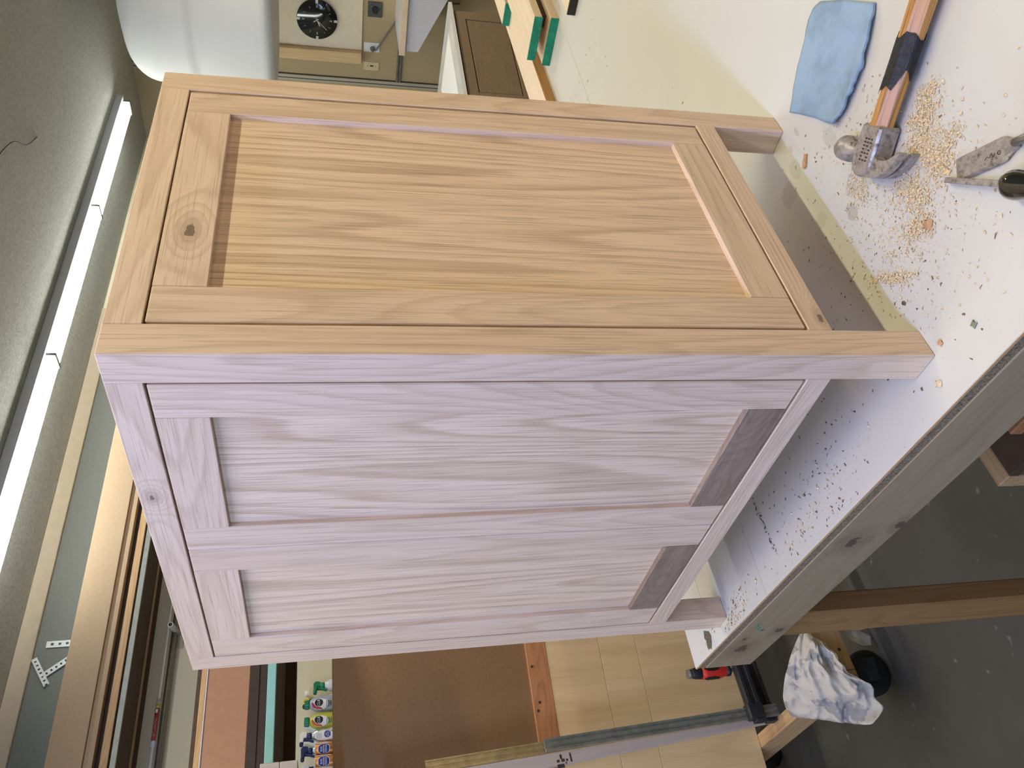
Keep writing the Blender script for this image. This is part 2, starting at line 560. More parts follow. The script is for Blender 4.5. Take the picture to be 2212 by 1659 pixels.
def mat_cloth(name, c1, c2, stain, scale=9.0, weave=900.0, amt=0.5):
    m, nt, b = nodes_of(name)
    w = NT(nt)
    c = w.coord(False)
    f = w.noise(c, scale, 4.0, 0.6)
    g = w.noise(w.vmath('MULTIPLY', c, (1.0, 1.0, 1.0)), weave, 2.0)
    col = w.mix(g, c1, c2)
    col = w.mix(w.math('MULTIPLY', w.ramp(f, [(0.55, 0.0), (0.60, 1.0)] if name == 'paint_rag' else [(0.45, 0.0), (0.62, 1.0)]), amt), col, stain)
    w.link(col, b.inputs['Base Color'])
    b.inputs['Roughness'].default_value = 0.9
    b.inputs['Specular IOR Level'].default_value = 0.1
    w.bump(g, 0.35, 0.0015, b)
    return m


ceiling_m, concrete_m, table_m, particle_m = mat_ceiling(), mat_concrete(), mat_table(), mat_particle()
blue_cloth = mat_cloth('blue_shop_towel', (0.25, 0.36, 0.47), (0.33, 0.44, 0.56), (0.19, 0.27, 0.34), 16.0, 1100.0, 0.55)
rag_cloth = mat_cloth('paint_rag', (0.62, 0.57, 0.49), (0.54, 0.49, 0.42), (0.24, 0.24, 0.26), 13.0, 700.0, 0.75)
bag_cloth = mat_cloth('white_bag_cloth', (0.74, 0.74, 0.72), (0.70, 0.70, 0.69), (0.66, 0.66, 0.66), 2.0, 300.0, 0.3)


def mat_sanded_steel():
    m, nt, b = nodes_of('worn_steel')
    w = NT(nt)
    c = w.coord(False)
    f = w.noise(c, 120.0, 5.0, 0.7)
    col = w.ramp(f, [(0.33, (0.13, 0.10, 0.075)), (0.46, (0.33, 0.30, 0.265)), (0.7, (0.48, 0.46, 0.43))])
    w.link(col, b.inputs['Base Color'])
    b.inputs['Metallic'].default_value = 0.4
    w.link(w.ramp(f, [(0.3, 0.55), (0.7, 0.30)]), b.inputs['Roughness'])
    w.bump(f, 0.15, 0.001, b)
    return m


worn_steel = mat_sanded_steel()

# ------------------------------------------------------------------ room shell
FZ, CZ = -0.88, 2.02
XW, YW, XN, YN = 5.4, 3.22, -4.0, -3.2


def struct(name, mb, mat, parent=None):
    o = mb.build(name, mat, parent)
    o['kind'] = 'structure'
    return o


struct('floor', MB().box(XN - .1, XW + .1, YN - .1, YW + .1, FZ - 0.1, FZ), concrete_m)
struct('ceiling', MB().box(XN - .1, XW + .1, YN - .1, YW + .1, CZ, CZ + 0.1), ceiling_m)
struct('wall_left', MB().box(XN, XW + .1, YW, YW + 0.1, FZ, CZ), khaki)
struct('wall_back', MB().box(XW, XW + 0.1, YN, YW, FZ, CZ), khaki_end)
struct('wall_right', MB().box(XN, XW, YN - 0.1, YN, FZ, CZ), khaki)
struct('wall_front', MB().box(XN - 0.1, XN, YN, YW, FZ, CZ), khaki)
struct('trim_1', MB().box(XN + .01, 3.44, 3.196, YW - .001, 1.943, CZ - .001, 0.003), tan_ledge)
t2 = struct('trim_2', MB().box(XW - 0.012, XW - .0005, 2.600, 2.645, FZ, CZ), khaki_light)
struct('trim_groove', MB().box(XW - 0.0135, XW - 0.011, 2.622, 2.628, FZ, CZ), dark_gap, t2)
struct('trim_dark_edge', MB().box(XW - 0.004, XW - .0004, 2.592, 2.600, FZ, CZ), dark_gap, t2)  # dark strip along one edge of the trim


struct('trim_3', MB().box(XN + .01, XW - .01, 3.2165, YW - .0004, 1.45, 1.9425), plain('grey_upper_wall', (0.20, 0.205, 0.18), 0.8, vary=0.08, scale=150))  # darker grey band across the upper wall
wn = struct('window_1', MB().box(XN + .0005, XN + 0.004, -0.96, 0.76, 0.76, 1.84), plain('window_pane', (0.7, 0.75, 0.8), 0.1))
for a in ((-1.0, 0.80, 0.72, 0.76), (-1.0, 0.80, 1.84, 1.88), (-1.0, -0.96, 0.76, 1.84), (0.76, 0.80, 0.76, 1.84)):
    struct('window_frame', MB().box(XN + .0005, XN + 0.03, a[0], a[1], a[2], a[3], 0.002), white_metal, wn)


# ------------------------------------------------------------------ strip light in view
def strip_light(x_joints, yc, label, glow, group='fluorescent strip lights'):
    x0, x1 = x_joints[0], x_joints[-1]
    r = empty('strip_light', ((x0 + x1) / 2, yc, CZ), label, 'light', group)
    MB().box(x0 - 0.03, x1 + 0.03, yc - 0.075, yc + 0.075, 1.974, CZ - 0.001, 0.003).build('housing', lamp_grey, r)
    for a, b in zip(x_joints, x_joints[1:]):
        for dy in (-0.030, 0.030):
            MB().cyl((a + 0.016, yc + dy, 1.952), (b - 0.016, yc + dy, 1.952), 0.0155, seg=14).build('tube', glow, r)
    for a in x_joints:
        MB().box(a - 0.009, a + 0.009, yc - 0.050, yc + 0.050, 1.932, 1.975, 0.002).build('lamp_holder', pipe_grey, r)
    return r


strip_light([1.23, 2.415, 3.597, 4.747], 2.586, 'lit white fluorescent strip light of three tube lengths on ceiling', tube_glow)

# ------------------------------------------------------------------ work table (turned 2.85 degrees)
TA = math.radians(2.85)
TM = Matrix.Translation((-0.0171, 0.8246, 0)) @ Matrix.Rotation(-TA, 4, 'Z')
table = empty('work_table', (-0.017, 0.8246, FZ), 'white topped work table with knotty pine apron under the oak vanity', 'table')
TL, TW = 2.66, 1.62
cuts = [(-TW, -0.3194), (-0.3186, -0.1036), (-0.1028, 0.0)]
for a, c in cuts:
    p = MB().box(0.0008, TL, a, c, -0.0032, 0.0, 0.0004, TM).build('top_panel', table_m, table)
core = MB().box(0.0012, TL, -TW, -0.0006, -0.019, -0.0032, 0, TM).build('top_core', particle_m, table)
MB().box(0.0, 0.0014, -TW, 0.0, -0.0042, -0.0006, 0, TM).build('edge_lip', fir_y, table)
MB().box(0.0, 0.038, -TW, 0.0, -0.112, -0.0192, 0.0015, TM).build('apron', pine_apron, table)
MB().box(0.038, TL, -0.038, 0.0, -0.112, -0.0192, 0.0015, TM).build('apron', fir_x, table)
MB().box(0.038, TL, -TW, -TW + 0.038, -0.112, -0.0192, 0.0015, TM).build('apron', fir_x, table)
MB().box(TL - 0.038, TL, -TW + .038, -0.038, -0.112, -0.0192, 0.0015, TM).build('apron', fir_y, table)
for (lx, ly) in ((-0.004, 0.648), (2.40, 0.48), (0.05, -0.70), (2.40, -0.78)):
    MB().box(lx, lx + 0.038, ly, ly + 0.089, FZ, -0.112 if lx < 0.02 else -0.02, 0.003).build('leg', fir_z, table)
MB().box(0.151, 2.3, -0.60, 0.478, -0.57, -0.55, 0.001).build('lower_shelf', dark_brown, table)
MB().box(0.151, 2.3, 0.478, 0.512, -0.61, -0.549, 0.002).build('shelf_edging', fir_x, table)
for yy in (-0.55, 0.44):
    MB().box(0.2, 2.42, yy, yy + 0.038, -0.66, -0.57, 0.002).build('stretcher', fir_x, table)
# torn laminate near the corner
tear = [(0.022, 0.746), (0.012, 0.727), (0.003, 0.724), (-0.006, 0.728), (-0.0165, 0.738), (-0.012, 0.744), (-0.013, 0.750), (-0.004, 0.751), (0.004, 0.748), (0.010, 0.752)]
MB().prism(tear, -0.0005, 0.0004).build('torn_laminate', plain('torn_core', (0.12, 0.092, 0.066), 0.9, vary=0.7, scale=300), table)
# green crayon mark and grade dashes on the apron
for a in ((0.6415, -0.047, 0.010, 0.0025), (0.632, -0.040, 0.008, 0.002), (0.650, -0.057, 0.0035, 0.006), (0.623, -0.037, 0.006, 0.0016)):
    y, z, dy, dz = a
    xx = -0.0171 - (0.8246 - y) * math.tan(TA) - 0.0004
    MB().box(xx - 0.0002, xx + 0.0006, y - dy / 2, y + dy / 2, z - dz / 2, z + dz / 2).build('crayon_mark', green_paint, table)
rb = MB().box(0.19, 1.4, 0.20, 0.404, -0.549, -0.522, 0.002).build('stored_board', fir_red)
tag(rb, 'reddish plank lying on the lower shelf of the work table', 'board')

# ------------------------------------------------------------------ oak vanity
W_, D_, H_, P_ = 0.4963, 0.6865, 0.86, 0.0391
van = empty('oak_vanity', (W_ / 2, D_ / 2, 0), 'raw white oak vanity cabinet with two front doors standing on the white table', 'cabinet')
BV = 0.0007
for (a, b) in ((0, 0), (W_ - P_, 0), (0, D_ - P_), (W_ - P_, D_ - P_)):
    MB().box(a, a + P_, b, b + P_, 0.0004, H_, BV).build('leg', oak[2], van)
zt, zb0, zb1 = 0.8265, 0.1117, 0.1408
TH = 0.022
MB().box(P_, W_ - P_, 0.0, TH, zt, H_, BV).build('top_rail', oak[0], van)
MB().box(P_, W_ - P_, 0.0, TH, zb0, zb1, BV).build('bottom_rail', oak_crack, van)
MB().box(0.0, TH, P_, D_ - P_, zt, H_, BV).build('top_rail', oak_knot_rail, van)
MB().box(0.0, TH, P_, D_ - P_, zb0, zb1, BV).build('bottom_rail', oak[1], van)
MB().box(P_, W_ - P_, D_ - TH, D_, zt, H_, BV).build('top_rail', oak[0], van)
MB().box(W_ - TH, W_, P_, D_ - P_, zt, H_, BV).build('top_rail', oak[1], van)
MB().box(P_, W_ - P_, D_ - 0.014, D_ - 0.004, zb0, zt).build('back_panel', oak_panel, van)
MB().box(W_ - 0.014, W_ - 0.004, P_, D_ - P_, zb0, zt).build('side_sheet', oak_panel, van)
MB().box(TH, W_ - 0.014, TH, D_ - 0.014, 0.128, 0.1405).build('bottom_board', oak[0], van)
MB().box(TH, W_ - 0.014, TH, D_ - 0.014, 0.838, 0.850).build('added_light_block', oak[0], van)  # added unseen top, keeps light out so the door gaps stay dark
MB().box(TH + 0.001, TH + 0.007, TH + 0.008, D_ - 0.014, 0.1405, 0.838).build('added_gap_liner', dark_brown, van)  # added dark sheet behind the doors, darkens their gaps
MB().box(TH + 0.008, W_ - 0.014, TH + 0.001, TH + 0.007, 0.1405, 0.838).build('added_gap_liner', dark_brown, van)  # added dark sheet behind the side panel, darkens its gaps

REC = 0.0080


def framed(name, ax, u0, u1, z0, z1, s0, s1, r0, r1, lower_mat, upper_mat):
    """Frame-and-panel leaf in the plane y=0 (ax 0) or x=0 (ax 1): stiles s0/s1 wide, bottom rail top r0, top rail bottom r1."""
    f = 0.0004
    def bx(mb, a, b, d0, d1, c, d, bev):
        if ax == 0: mb.box(a, b, d0, d1, c, d, bev)
        else: mb.box(d0, d1, a, b, c, d, bev)
        return mb
    root = bx(MB(), u0 + s0 - 0.006, u1 - s1 + 0.006, REC, REC + 0.006, r0 - 0.006, r1 + 0.006, 0).build(name, oak_panel, van)
    bx(MB(), u0, u0 + s0, f, 0.0185, z0, z1, 0.0012).build('stile', oak[2], root)
    bx(MB(), u1 - s1, u1, f, 0.0185, z0, z1, 0.0012).build('stile', oak[2], root)
    bx(MB(), u0 + s0, u1 - s1, f + 0.0001, 0.018, z0, r0, 0.0006).build('rail', lower_mat, root)
    bx(MB(), u0 + s0, u1 - s1, f + 0.0001, 0.018, r1, z1, 0.0006).build('rail', upper_mat, root)
    return root


sp = framed('side_panel', 0, 0.0425, 0.4525, 0.1435, 0.8245, 0.0495, 0.045, 0.1915, 0.7745, oak[0], oak_knotty)
d1 = framed('door', 1, 0.0422, 0.3405, 0.1435, 0.8242, 0.0490, 0.0475, 0.1925, 0.7735, oak_flame, oak[1])
d2 = framed('door', 1, 0.3420, 0.6448, 0.1435, 0.8242, 0.0525, 0.0535, 0.1930, 0.7715, oak_flame, oak[1])
d1['label'] = 'door nearer the corner leg'
d2['label'] = 'door farther from the corner leg'

# ------------------------------------------------------------------ tools and litter on the table
# blue shop towel: a folded square, lifted a little along one side
outline = [(0.505, -0.170), (0.45, -0.196), (0.389, -0.219), (0.374, -0.203), (0.362, -0.180), (0.350, -0.155), (0.345, -0.128), (0.342, -0.103), (0.346, -0.079),
           (0.368, -0.069), (0.392, -0.060), (0.415, -0.050), (0.440, -0.039), (0.460, -0.029), (0.474, -0.052), (0.487, -0.076), (0.502, -0.115), (0.514, -0.140), (0.513, -0.158)]


def cloth_towel():
    cx = sum(p[0] for p in outline) / len(outline)
    cy = sum(p[1] for p in outline) / len(outline)
    fine = []
    n = len(outline)
    for i in range(n):
        a, b = outline[i], outline[(i + 1) % n]
        for k in range(5):
            t = k / 5
            fine.append((a[0] + (b[0] - a[0]) * t, a[1] + (b[1] - a[1]) * t))
    bm = bmesh.new()
    R = 16
    top, bot = [], []
    for j in range(1, R + 1):
        s = j / R
        rt, rb_ = [], []
        for (x, y) in fine:
            px, py = cx + (x - cx) * s, cy + (y - cy) * s
            wob = mnoise.noise(Vector((px * 55, py * 55, 3.1)))
            edge = smoothstep(0.6, 1.0, s)
            side = smoothstep(0.0, 1.0, ((0.40 - px) / 0.06 + 0.2))
            z = 0.0045 + 0.0012 * wob + edge * side * (0.0055 + 0.005 * mnoise.noise(Vector((px * 90, py * 90, 7)))) - edge * (1 - side) * 0.002
            rt.append(bm.verts.new((px, py, z)))
            rb_.append(bm.verts.new((px, py, max(0.0004, z - 0.003))))
        top.append(rt)
        bot.append(rb_)
    c1 = bm.verts.new((cx, cy, 0.005))
    m = len(fine)
    for k in range(m):
        f = bm.faces.new((c1, top[0][k], top[0][(k + 1) % m]))
        f.smooth = True
        for j in range(R - 1):
            f = bm.faces.new((top[j][k], top[j + 1][k], top[j + 1][(k + 1) % m], top[j][(k + 1) % m]))
            f.smooth = True
        bm.faces.new((top[-1][k], bot[-1][k], bot[-1][(k + 1) % m], top[-1][(k + 1) % m]))
        for j in range(R - 1):
            bm.faces.new((bot[j][k], bot[j][(k + 1) % m], bot[j + 1][(k + 1) % m], bot[j + 1][k]))
    mb = MB()
    mb.bm.free()
    mb.bm = bm
    return mb.build('shop_towel', blue_cloth)


tag(cloth_towel(), 'folded pale blue shop towel lying on the table beside the hammer handle', 'towel')
# the fold line of the towel
# hammer: u = along the head from claw to face, h = handle direction, lying on its side
HO = Vector((0.238, -0.100, 0.0))
HU = Vector((0.925, 0.380, 0)).normalized()
HH = Vector((0.300, -0.954, 0)).normalized()
HM = Matrix(((HU.x, HH.x, 0, HO.x), (HU.y, HH.y, 0, HO.y), (0, 0, 1, 0), (0, 0, 0, 1)))
ham = empty('hammer', HO, 'claw hammer with worn steel head and tape-wrapped wooden handle on the white table', 'hammer')
mb = MB()
# cheek and eye: outline in (u, h), thickness in z
mb.prism([(-0.017, 0.036), (0.019, 0.036), (0.0205, 0.010), (0.020, -0.004), (0.015, -0.020), (0.000, -0.026), (-0.012, -0.024), (-0.019, -0.012), (-0.0185, 0.010)],
         0.002, 0.030, HM, 0.0025)
head = mb.build('head', worn_steel, ham)
px = Matrix(((0, 0, 1, 0), (1, 0, 0, 0), (0, 1, 0, 0), (0, 0, 0, 1)))
nm = HM @ Matrix.Translation((0.017, 0.0, 0.0165)) @ px
MB().lathe([(0.0105, -0.004), (0.0100, 0.008), (0.0112, 0.014), (0.0150, 0.020), (0.0160, 0.026), (0.0158, 0.038), (0.0148, 0.0425), (0.012, 0.0445)], nm, 24).build('striking_face', worn_steel, head)
for zz in (0.0075, 0.0215):
    pts = []
    spine = bez([(-0.012, -0.010, 0), (-0.030, -0.010, 0), (-0.047, -0.002, 0), (-0.061, 0.014, 0)], 6)
    wid = [0.0155, 0.010, 0.0045]
    mbc = MB()
    prev = None
    n = len(spine)
    t = bmesh.new()
    rings = []
    for i, p in enumerate(spine):
        s = i / (n - 1)
        hw = 0.0145 * (1 - s) + 0.0016 * s
        hz = 0.0064 * (1 - 0.15 * s)
        d = (spine[min(i + 1, n - 1)] - spine[max(i - 1, 0)]).normalized()
        nn = Vector((-d.y, d.x, 0))
        sp_ = zz + (0.002 * s if zz > 0.015 else -0.001 * s)
        rings.append([t.verts.new(HM @ Vector((q.x, q.y, z_))) for q, z_ in ((p + nn * hw, sp_ - hz), (p - nn * hw, sp_ - hz), (p - nn * hw, sp_ + hz), (p + nn * hw, sp_ + hz))])
    for a, b in zip(rings, rings[1:]):
        for k in range(4):
            t.faces.new((a[k], a[(k + 1) % 4], b[(k + 1) % 4], b[k]))
    t.faces.new(rings[0])
    t.faces.new(rings[-1])
    mbc._add(t)
    mbc.build('claw', worn_steel, head)


def handle_ring(h, w2, z0, z1):
    """Octagonal section of the handle."""
    c = 0.33
    zc = (z0 + z1) / 2
    hz = (z1 - z0) / 2
    pts = []
    for (a, b) in ((-1, -c), (-c, -1), (c, -1), (1, -c), (1, c), (c, 1), (-c, 1), (-1, c)):
        pts.append(HM @ Vector((0.0015 + a * w2, h, zc + b * hz)))
    return pts


def loft(sections, name, mat, parent):
    t = bmesh.new()
    rs = [[t.verts.new(p) for p in s] for s in sections]
    for a, b in zip(rs, rs[1:]):
        n = len(a)
        for k in range(n):
            t.faces.new((a[k], a[(k + 1) % n], b[(k + 1) % n], b[k]))
    t.faces.new(rs[0])
    t.faces.new(rs[-1])
    m = MB()
    m._add(t)
    return m.build(name, mat, parent)


hs = [(0.030, 0.0150, 0.004, 0.028), (0.036, 0.0162, 0.004, 0.0285), (0.075, 0.0165, 0.004, 0.029), (0.110, 0.0168, 0.0035, 0.029), (0.150, 0.0172, 0.003, 0.030), (0.220, 0.0178, 0.0015, 0.031), (0.290, 0.0165, 0.0008, 0.0295), (0.335, 0.015, 0.003, 0.027)]
hd = loft([handle_ring(*s) for s in hs], 'handle', hickory, ham)
# tape: a ragged sleeve, longer to a point on one side
t = bmesh.new()
tr = []
for j in range(7):
    ring = []
    for k in range(32):
        a = 2 * PI * k / 32
        lo = 0.092 - 0.020 * max(0.0, math.cos(a - 1.2)) + 0.005 * math.sin(5 * a) + 0.004 * random.random()
        hi = 0.134 + 0.004 * math.sin(3 * a + 1) + 0.003 * random.random()
        h = lo + (hi - lo) * j / 6
        ca, sa = math.cos(a), math.sin(a)
        q = 1.0 / max(abs(ca), abs(sa), (abs(ca) + abs(sa)) / 1.33)
        ww, hz = 0.0171 + 0.0012, 0.0130 + 0.0012
        ring.append(t.verts.new(HM @ Vector((0.0015 + ca * q * ww, h, 0.0163 + sa * q * hz + 0.0004 * random.random()))))
    tr.append(ring)
for a, b in zip(tr, tr[1:]):
    for k in range(32):
        t.faces.new((a[k], a[(k + 1) % 32], b[(k + 1) % 32], b[k]))
mt = MB()
mt._add(t)
mt.build('tape_wrap', tape_black, hd)
# stamped rows on the cheek
mst = MB()
for r in range(3):
    for k in range(7):
        if random.random() < 0.85:
            u, h = 0.003 - r * 0.0055, 0.020 - k * 0.0042
            mst.box(u - 0.0018, u + 0.0018, h - 0.0010, h + 0.0009, 0.0299, 0.0303, 0, HM)
mst.build('stamped_marks', ink, head)

# wide chisel
def frame2(p, q):
    d = Vector((q[0] - p[0], q[1] - p[1], 0)).normalized()
    n = Vector((-d.y, d.x, 0))
    return Matrix(((d.x, n.x, 0, p[0]), (d.y, n.y, 0, p[1]), (0, 0, 1, 0), (0, 0, 0, 1)))


C1 = frame2((0.125, -0.155), (0.083, -0.212))
ch = empty('wide_chisel', (0.125, -0.155, 0), 'wide flat steel chisel with stamped mark resting on the white table', 'chisel')
L1 = 0.067
t = bmesh.new()
sec = []
for (x, w2, z0, z1, bw) in ((0.0, 0.0130, 0.0006, 0.0010, 0.0), (0.006, 0.0131, 0.0006, 0.0036, 0.001), (0.014, 0.0131, 0.0006, 0.0042, 0.0022), (L1 - 0.006, 0.0134, 0.0008, 0.0052, 0.0042), (L1, 0.0125, 0.0010, 0.0056, 0.0045), (L1 + 0.009, 0.0068, 0.0016, 0.0078, 0.003), (L1 + 0.016, 0.0046, 0.002, 0.0092, 0.0022)):
    sec.append([t.verts.new(C1 @ Vector(p)) for p in ((x, -w2, z0), (x, w2, z0), (x, w2, z0 + (z1 - z0) * 0.45), (x, w2 - bw, z1), (x, -w2 + bw, z1), (x, -w2, z0 + (z1 - z0) * 0.45))])
for a, b in zip(sec, sec[1:]):
    for k in range(6):
        t.faces.new((a[k], a[(k + 1) % 6], b[(k + 1) % 6], b[k]))
t.faces.new(sec[0])
t.faces.new(sec[-1])
m_ = MB()
m_._add(t)
bl = m_.build('blade', worn_steel, ch)
xm = Matrix(((0, 0, 1, 0), (0, 1, 0, 0), (-1, 0, 0, 0), (0, 0, 0, 1)))
MB().lathe([(0.0045, 0), (0.0042, 0.012), (0.0048, 0.030), (0.0075, 0.036)], C1 @ Matrix.Translation((L1 + 0.014, 0, 0.0075)) @ xm, 16).build('shank', steel, ch)
MB().lathe([(0.009, 0), (0.0125, 0.008), (0.0135, 0.03), (0.0145, 0.07), (0.013, 0.10), (0.008, 0.106)], C1 @ Matrix.Translation((L1 + 0.05, 0, 0.0146)) @ xm, 20).build('handle', black_plastic, ch)
mk = MB()
for k in range(20):
    a = 2 * PI * k / 20
    mk.box(-0.0006, 0.0006, -0.0003, 0.0003, 0.0054, 0.0058, 0, C1 @ Matrix.Translation((0.0605 + 0.0019 * math.cos(a), -0.002 + 0.0019 * math.sin(a), -0.00035)) @ Matrix.Rotation(a + PI / 2, 4, 'Z'))
mk.box(0.0600, 0.0610, -0.0025, -0.0015, 0.0051, 0.0054, 0, C1)
mk.build('round_mark', ink, bl)
MB().tube([C1 @ Vector(p) for p in bez([(0.055, -0.001, 0.0052), (0.053, -0.0035, 0.0052), (0.051, 0.0005, 0.0052), (0.048, -0.003, 0.0051), (0.045, -0.001, 0.0050), (0.042, -0.0035, 0.0050)], 5)], 0.0003, 5).build('script_mark', ink, bl)
# narrow chisel
C2 = frame2((0.127, -0.143), (0.0545, -0.188))
c2 = empty('narrow_chisel', (0.127, -0.143, 0), 'narrow steel mortise chisel with glossy black handle across the wide blade tip', 'chisel')
LL = 0.097
t = bmesh.new()
sec = []
for (x, w2, z0, z1) in ((0.0, 0.0026, 0.0050, 0.0056), (0.005, 0.0030, 0.0050, 0.0115), (0.02, 0.0031, 0.0052, 0.0125), (LL, 0.0036, 0.010, 0.0195)):
    sec.append([t.verts.new(C2 @ Vector(p)) for p in ((x, -w2, z0), (x, w2, z0), (x, w2, z1 - 0.0006), (x, w2 - 0.0006, z1), (x, -w2 + 0.0006, z1), (x, -w2, z1 - 0.0006))])
for a, b in zip(sec, sec[1:]):
    for k in range(6):
        t.faces.new((a[k], a[(k + 1) % 6], b[(k + 1) % 6], b[k]))
t.faces.new(sec[0])
t.faces.new(sec[-1])
m_ = MB()
m_._add(t)
m_.build('blade', worn_steel, c2)
MB().lathe([(0.0070, 0), (0.0118, 0.003), (0.0145, 0.009), (0.0150, 0.016), (0.0142, 0.024), (0.0125, 0.034), (0.0130, 0.07), (0.0140, 0.10), (0.010, 0.108)],
           C2 @ Matrix.Translation((LL - 0.003, 0, 0.0172)) @ xm, 28).build('handle', plain('black_gloss', (0.008, 0.010, 0.009), 0.07, spec=0.7, coat=1.0), c2)

# wood chips that can be told apart
def chip(p, size, rot, bend, label, mat=chip_wood):
    t = bmesh.new()
    a, b, h = size
    R = Matrix.Translation((p[0], p[1], 0)) @ Matrix.Rotation(rot, 4, 'Z')
    top, bot = [], []
    N = 5
    for i in range(N + 1):
        s = i / N - 0.5
        z = 0.0004 + bend * (1 - 4 * s * s)
        wv = b * (0.5 + 0.12 * math.sin(7 * s + p[0] * 90))
        top.append([t.verts.new(R @ Vector((s * a, q * wv, z + h))) for q in (-1, 1)])
        bot.append([t.verts.new(R @ Vector((s * a, q * wv, z))) for q in (-1, 1)])
    for i in range(N):
        t.faces.new((top[i][0], top[i + 1][0], top[i + 1][1], top[i][1]))
        t.faces.new((bot[i][0], bot[i][1], bot[i + 1][1], bot[i + 1][0]))
        for k in (0, 1):
            t.faces.new((top[i][k], bot[i][k], bot[i + 1][k], top[i + 1][k]))
    t.faces.new((top[0][0], top[0][1], bot[0][1], bot[0][0]))
    t.faces.new((top[N][0], top[N][1], bot[N][1], bot[N][0]))
    m = MB()
    m._add(t)
    return tag(m.build('wood_chip', mat), label, 'wood chip', 'wood chips on the table')


chip((0.375, -0.003), (0.020, 0.007, 0.0025), -0.95, 0.0, 'reddish wood chip, rectangular splinter on the table near the far oak leg')
chip((0.117, -0.091), (0.013, 0.009, 0.001), 0.6, 0.003, 'curled pinkish wood chip lying in the sawdust below the hammer')
chip((0.080, -0.005), (0.006, 0.004, 0.001), 0.4, 0.0005, 'tiny dark wood chip midway between sawdust and near oak leg', speck_brown)
chip((0.005, -0.015), (0.007, 0.0055, 0.001), 0.2, 0.0005, 'flat pink wood chip beside the foot of the near oak leg')
chip((-0.027, 0.017), (0.009, 0.006, 0.0008), 0.9, 0.002, 'curled yellow wood chip near the table edge by the near oak leg', shaving)
chip((0.136, -0.1475), (0.008, 0.006, 0.0012), 0.3, 0.0008, 'round tan wood chip touching the wide chisel tip', shaving)
chip((-0.0135, -0.062), (0.007, 0.006, 0.0008), 0.3, 0.001, 'dull green wood chip at the table edge past the near oak leg', plain('green_grey', (0.20, 0.22, 0.13), 0.7))

# sawdust and specks: uncountable
def litter(name, blobs, mat, smin, smax, curl, label, cat):
    bm = bmesh.new()
    for (cx, cy, sx, sy, rot, cnt) in blobs:
        for _ in range(cnt):
            u, v = random.gauss(0, 1), random.gauss(0, 1)
            x = cx + u * sx * math.cos(rot) - v * sy * math.sin(rot)
            y = cy + u * sx * math.sin(rot) + v * sy * math.cos(rot)
            d = smin + (smax - smin) * random.random() ** 4
            a = random.random() * 2 * PI
            wv = d * (0.25 + 0.5 * random.random())
            ca, sa = math.cos(a), math.sin(a)
            c = curl * d * random.random()
            z0 = 0.0003 + 0.0008 * random.random() * (curl > 0)
            # a tented flake with a closed underside
            pts = [(-d, -wv, z0), (0, -wv, z0 + c), (d, -wv * .6, z0), (d, wv * .6, z0), (0, wv, z0 + c), (-d, wv, z0)]
            vs = [bm.verts.new((x + p[0] * ca - p[1] * sa, y + p[0] * sa + p[1] * ca, p[2])) for p in pts]
            bm.faces.new((vs[0], vs[1], vs[4], vs[5]))
            bm.faces.new((vs[1], vs[2], vs[3], vs[4]))
    m = MB()
    m.bm.free()
    m.bm = bm
    o = m.build(name, mat, None, False)
    return tag(o, label, cat, None, 'stuff')


blobs = [(0.228, -0.187, 0.010, 0.006, 1.0, 260), (0.214, -0.170, 0.012, 0.007, 1.0, 420), (0.200, -0.150, 0.012, 0.010, 1.2, 480), (0.172, -0.143, 0.012, 0.010, 0, 420),
         (0.162, -0.178, 0.009, 0.006, 1.0, 180), (0.150, -0.151, 0.009, 0.010, 1.0, 330), (0.178, -0.100, 0.014, 0.009, 0.3, 360), (0.152, -0.101, 0.012, 0.010, 0.3, 280),
         (0.125, -0.080, 0.010, 0.007, 0.6, 260), (0.140, -0.060, 0.020, 0.015, 0.5, 160), (0.118, -0.012, 0.014, 0.003, 0.9, 150), (0.132, 0.002, 0.010, 0.003, 0.9, 110),
         (0.104, -0.022, 0.012, 0.003, 0.9, 110), (0.262, -0.050, 0.012, 0.010, 0.3, 160), (0.240, -0.043, 0.012, 0.010, 0.3, 130), (0.19, -0.10, 0.07, 0.05, 0.3, 800), (0.135, -0.03, 0.05, 0.03, 0.3, 380), (0.30, -0.10, 0.06, 0.05, 0.3, 160)]
blobs = [(a, b, c * 1.05, d * 1.05, e, int(n * 1.9)) for a, b, c, d, e, n in blobs]
litter('sawdust', blobs, shaving, 0.00035, 0.0023, 0.8, 'tan sawdust and fine shavings scattered around the hammer head', 'sawdust')
sp_blobs = [(0.02, 0.30, 0.05, 0.10, 0.1, 150), (0.0, 0.26, 0.03, 0.05, 0.1, 70), (-0.01, 0.61, 0.02, 0.04, 0.1, 120), (0.0, 0.70, 0.03, 0.03, 0.1, 50), (0.09, -0.04, 0.07, 0.05, 0, 60), (0.75, 0.2, 0.4, 0.25, 0, 70),
            (0.05, 0.438, 0.03, 0.003, 0.05, 70), (0.35, -0.05, 0.1, 0.08, 0, 60), (0.2, 0.06, 0.08, 0.02, 0, 60), (1.35, 0.40, 0.12, 0.06, 0.2, 60)]
sb = [(a, b, c, d, e, int(n * 1.7)) for a, b, c, d, e, n in sp_blobs]
litter('debris', [b for b in sb], speck_brown, 0.0004, 0.0029, 0.0, 'dark brown specks of glue and dirt scattered over the white table', 'specks')
litter('wood_dust', [(0.0, 0.33, 0.025, 0.06, 0.05, 170), (0.0, 0.60, 0.015, 0.04, 0.05, 150), (0.05, 0.22, 0.03, 0.05, 0.05, 60), (-0.012, 0.63, 0.006, 0.012, 0.05, 60)], shaving, 0.0004, 0.0028, 0.6,
       'tan wood dust along the table edge in front of the oak vanity doors', 'wood dust')
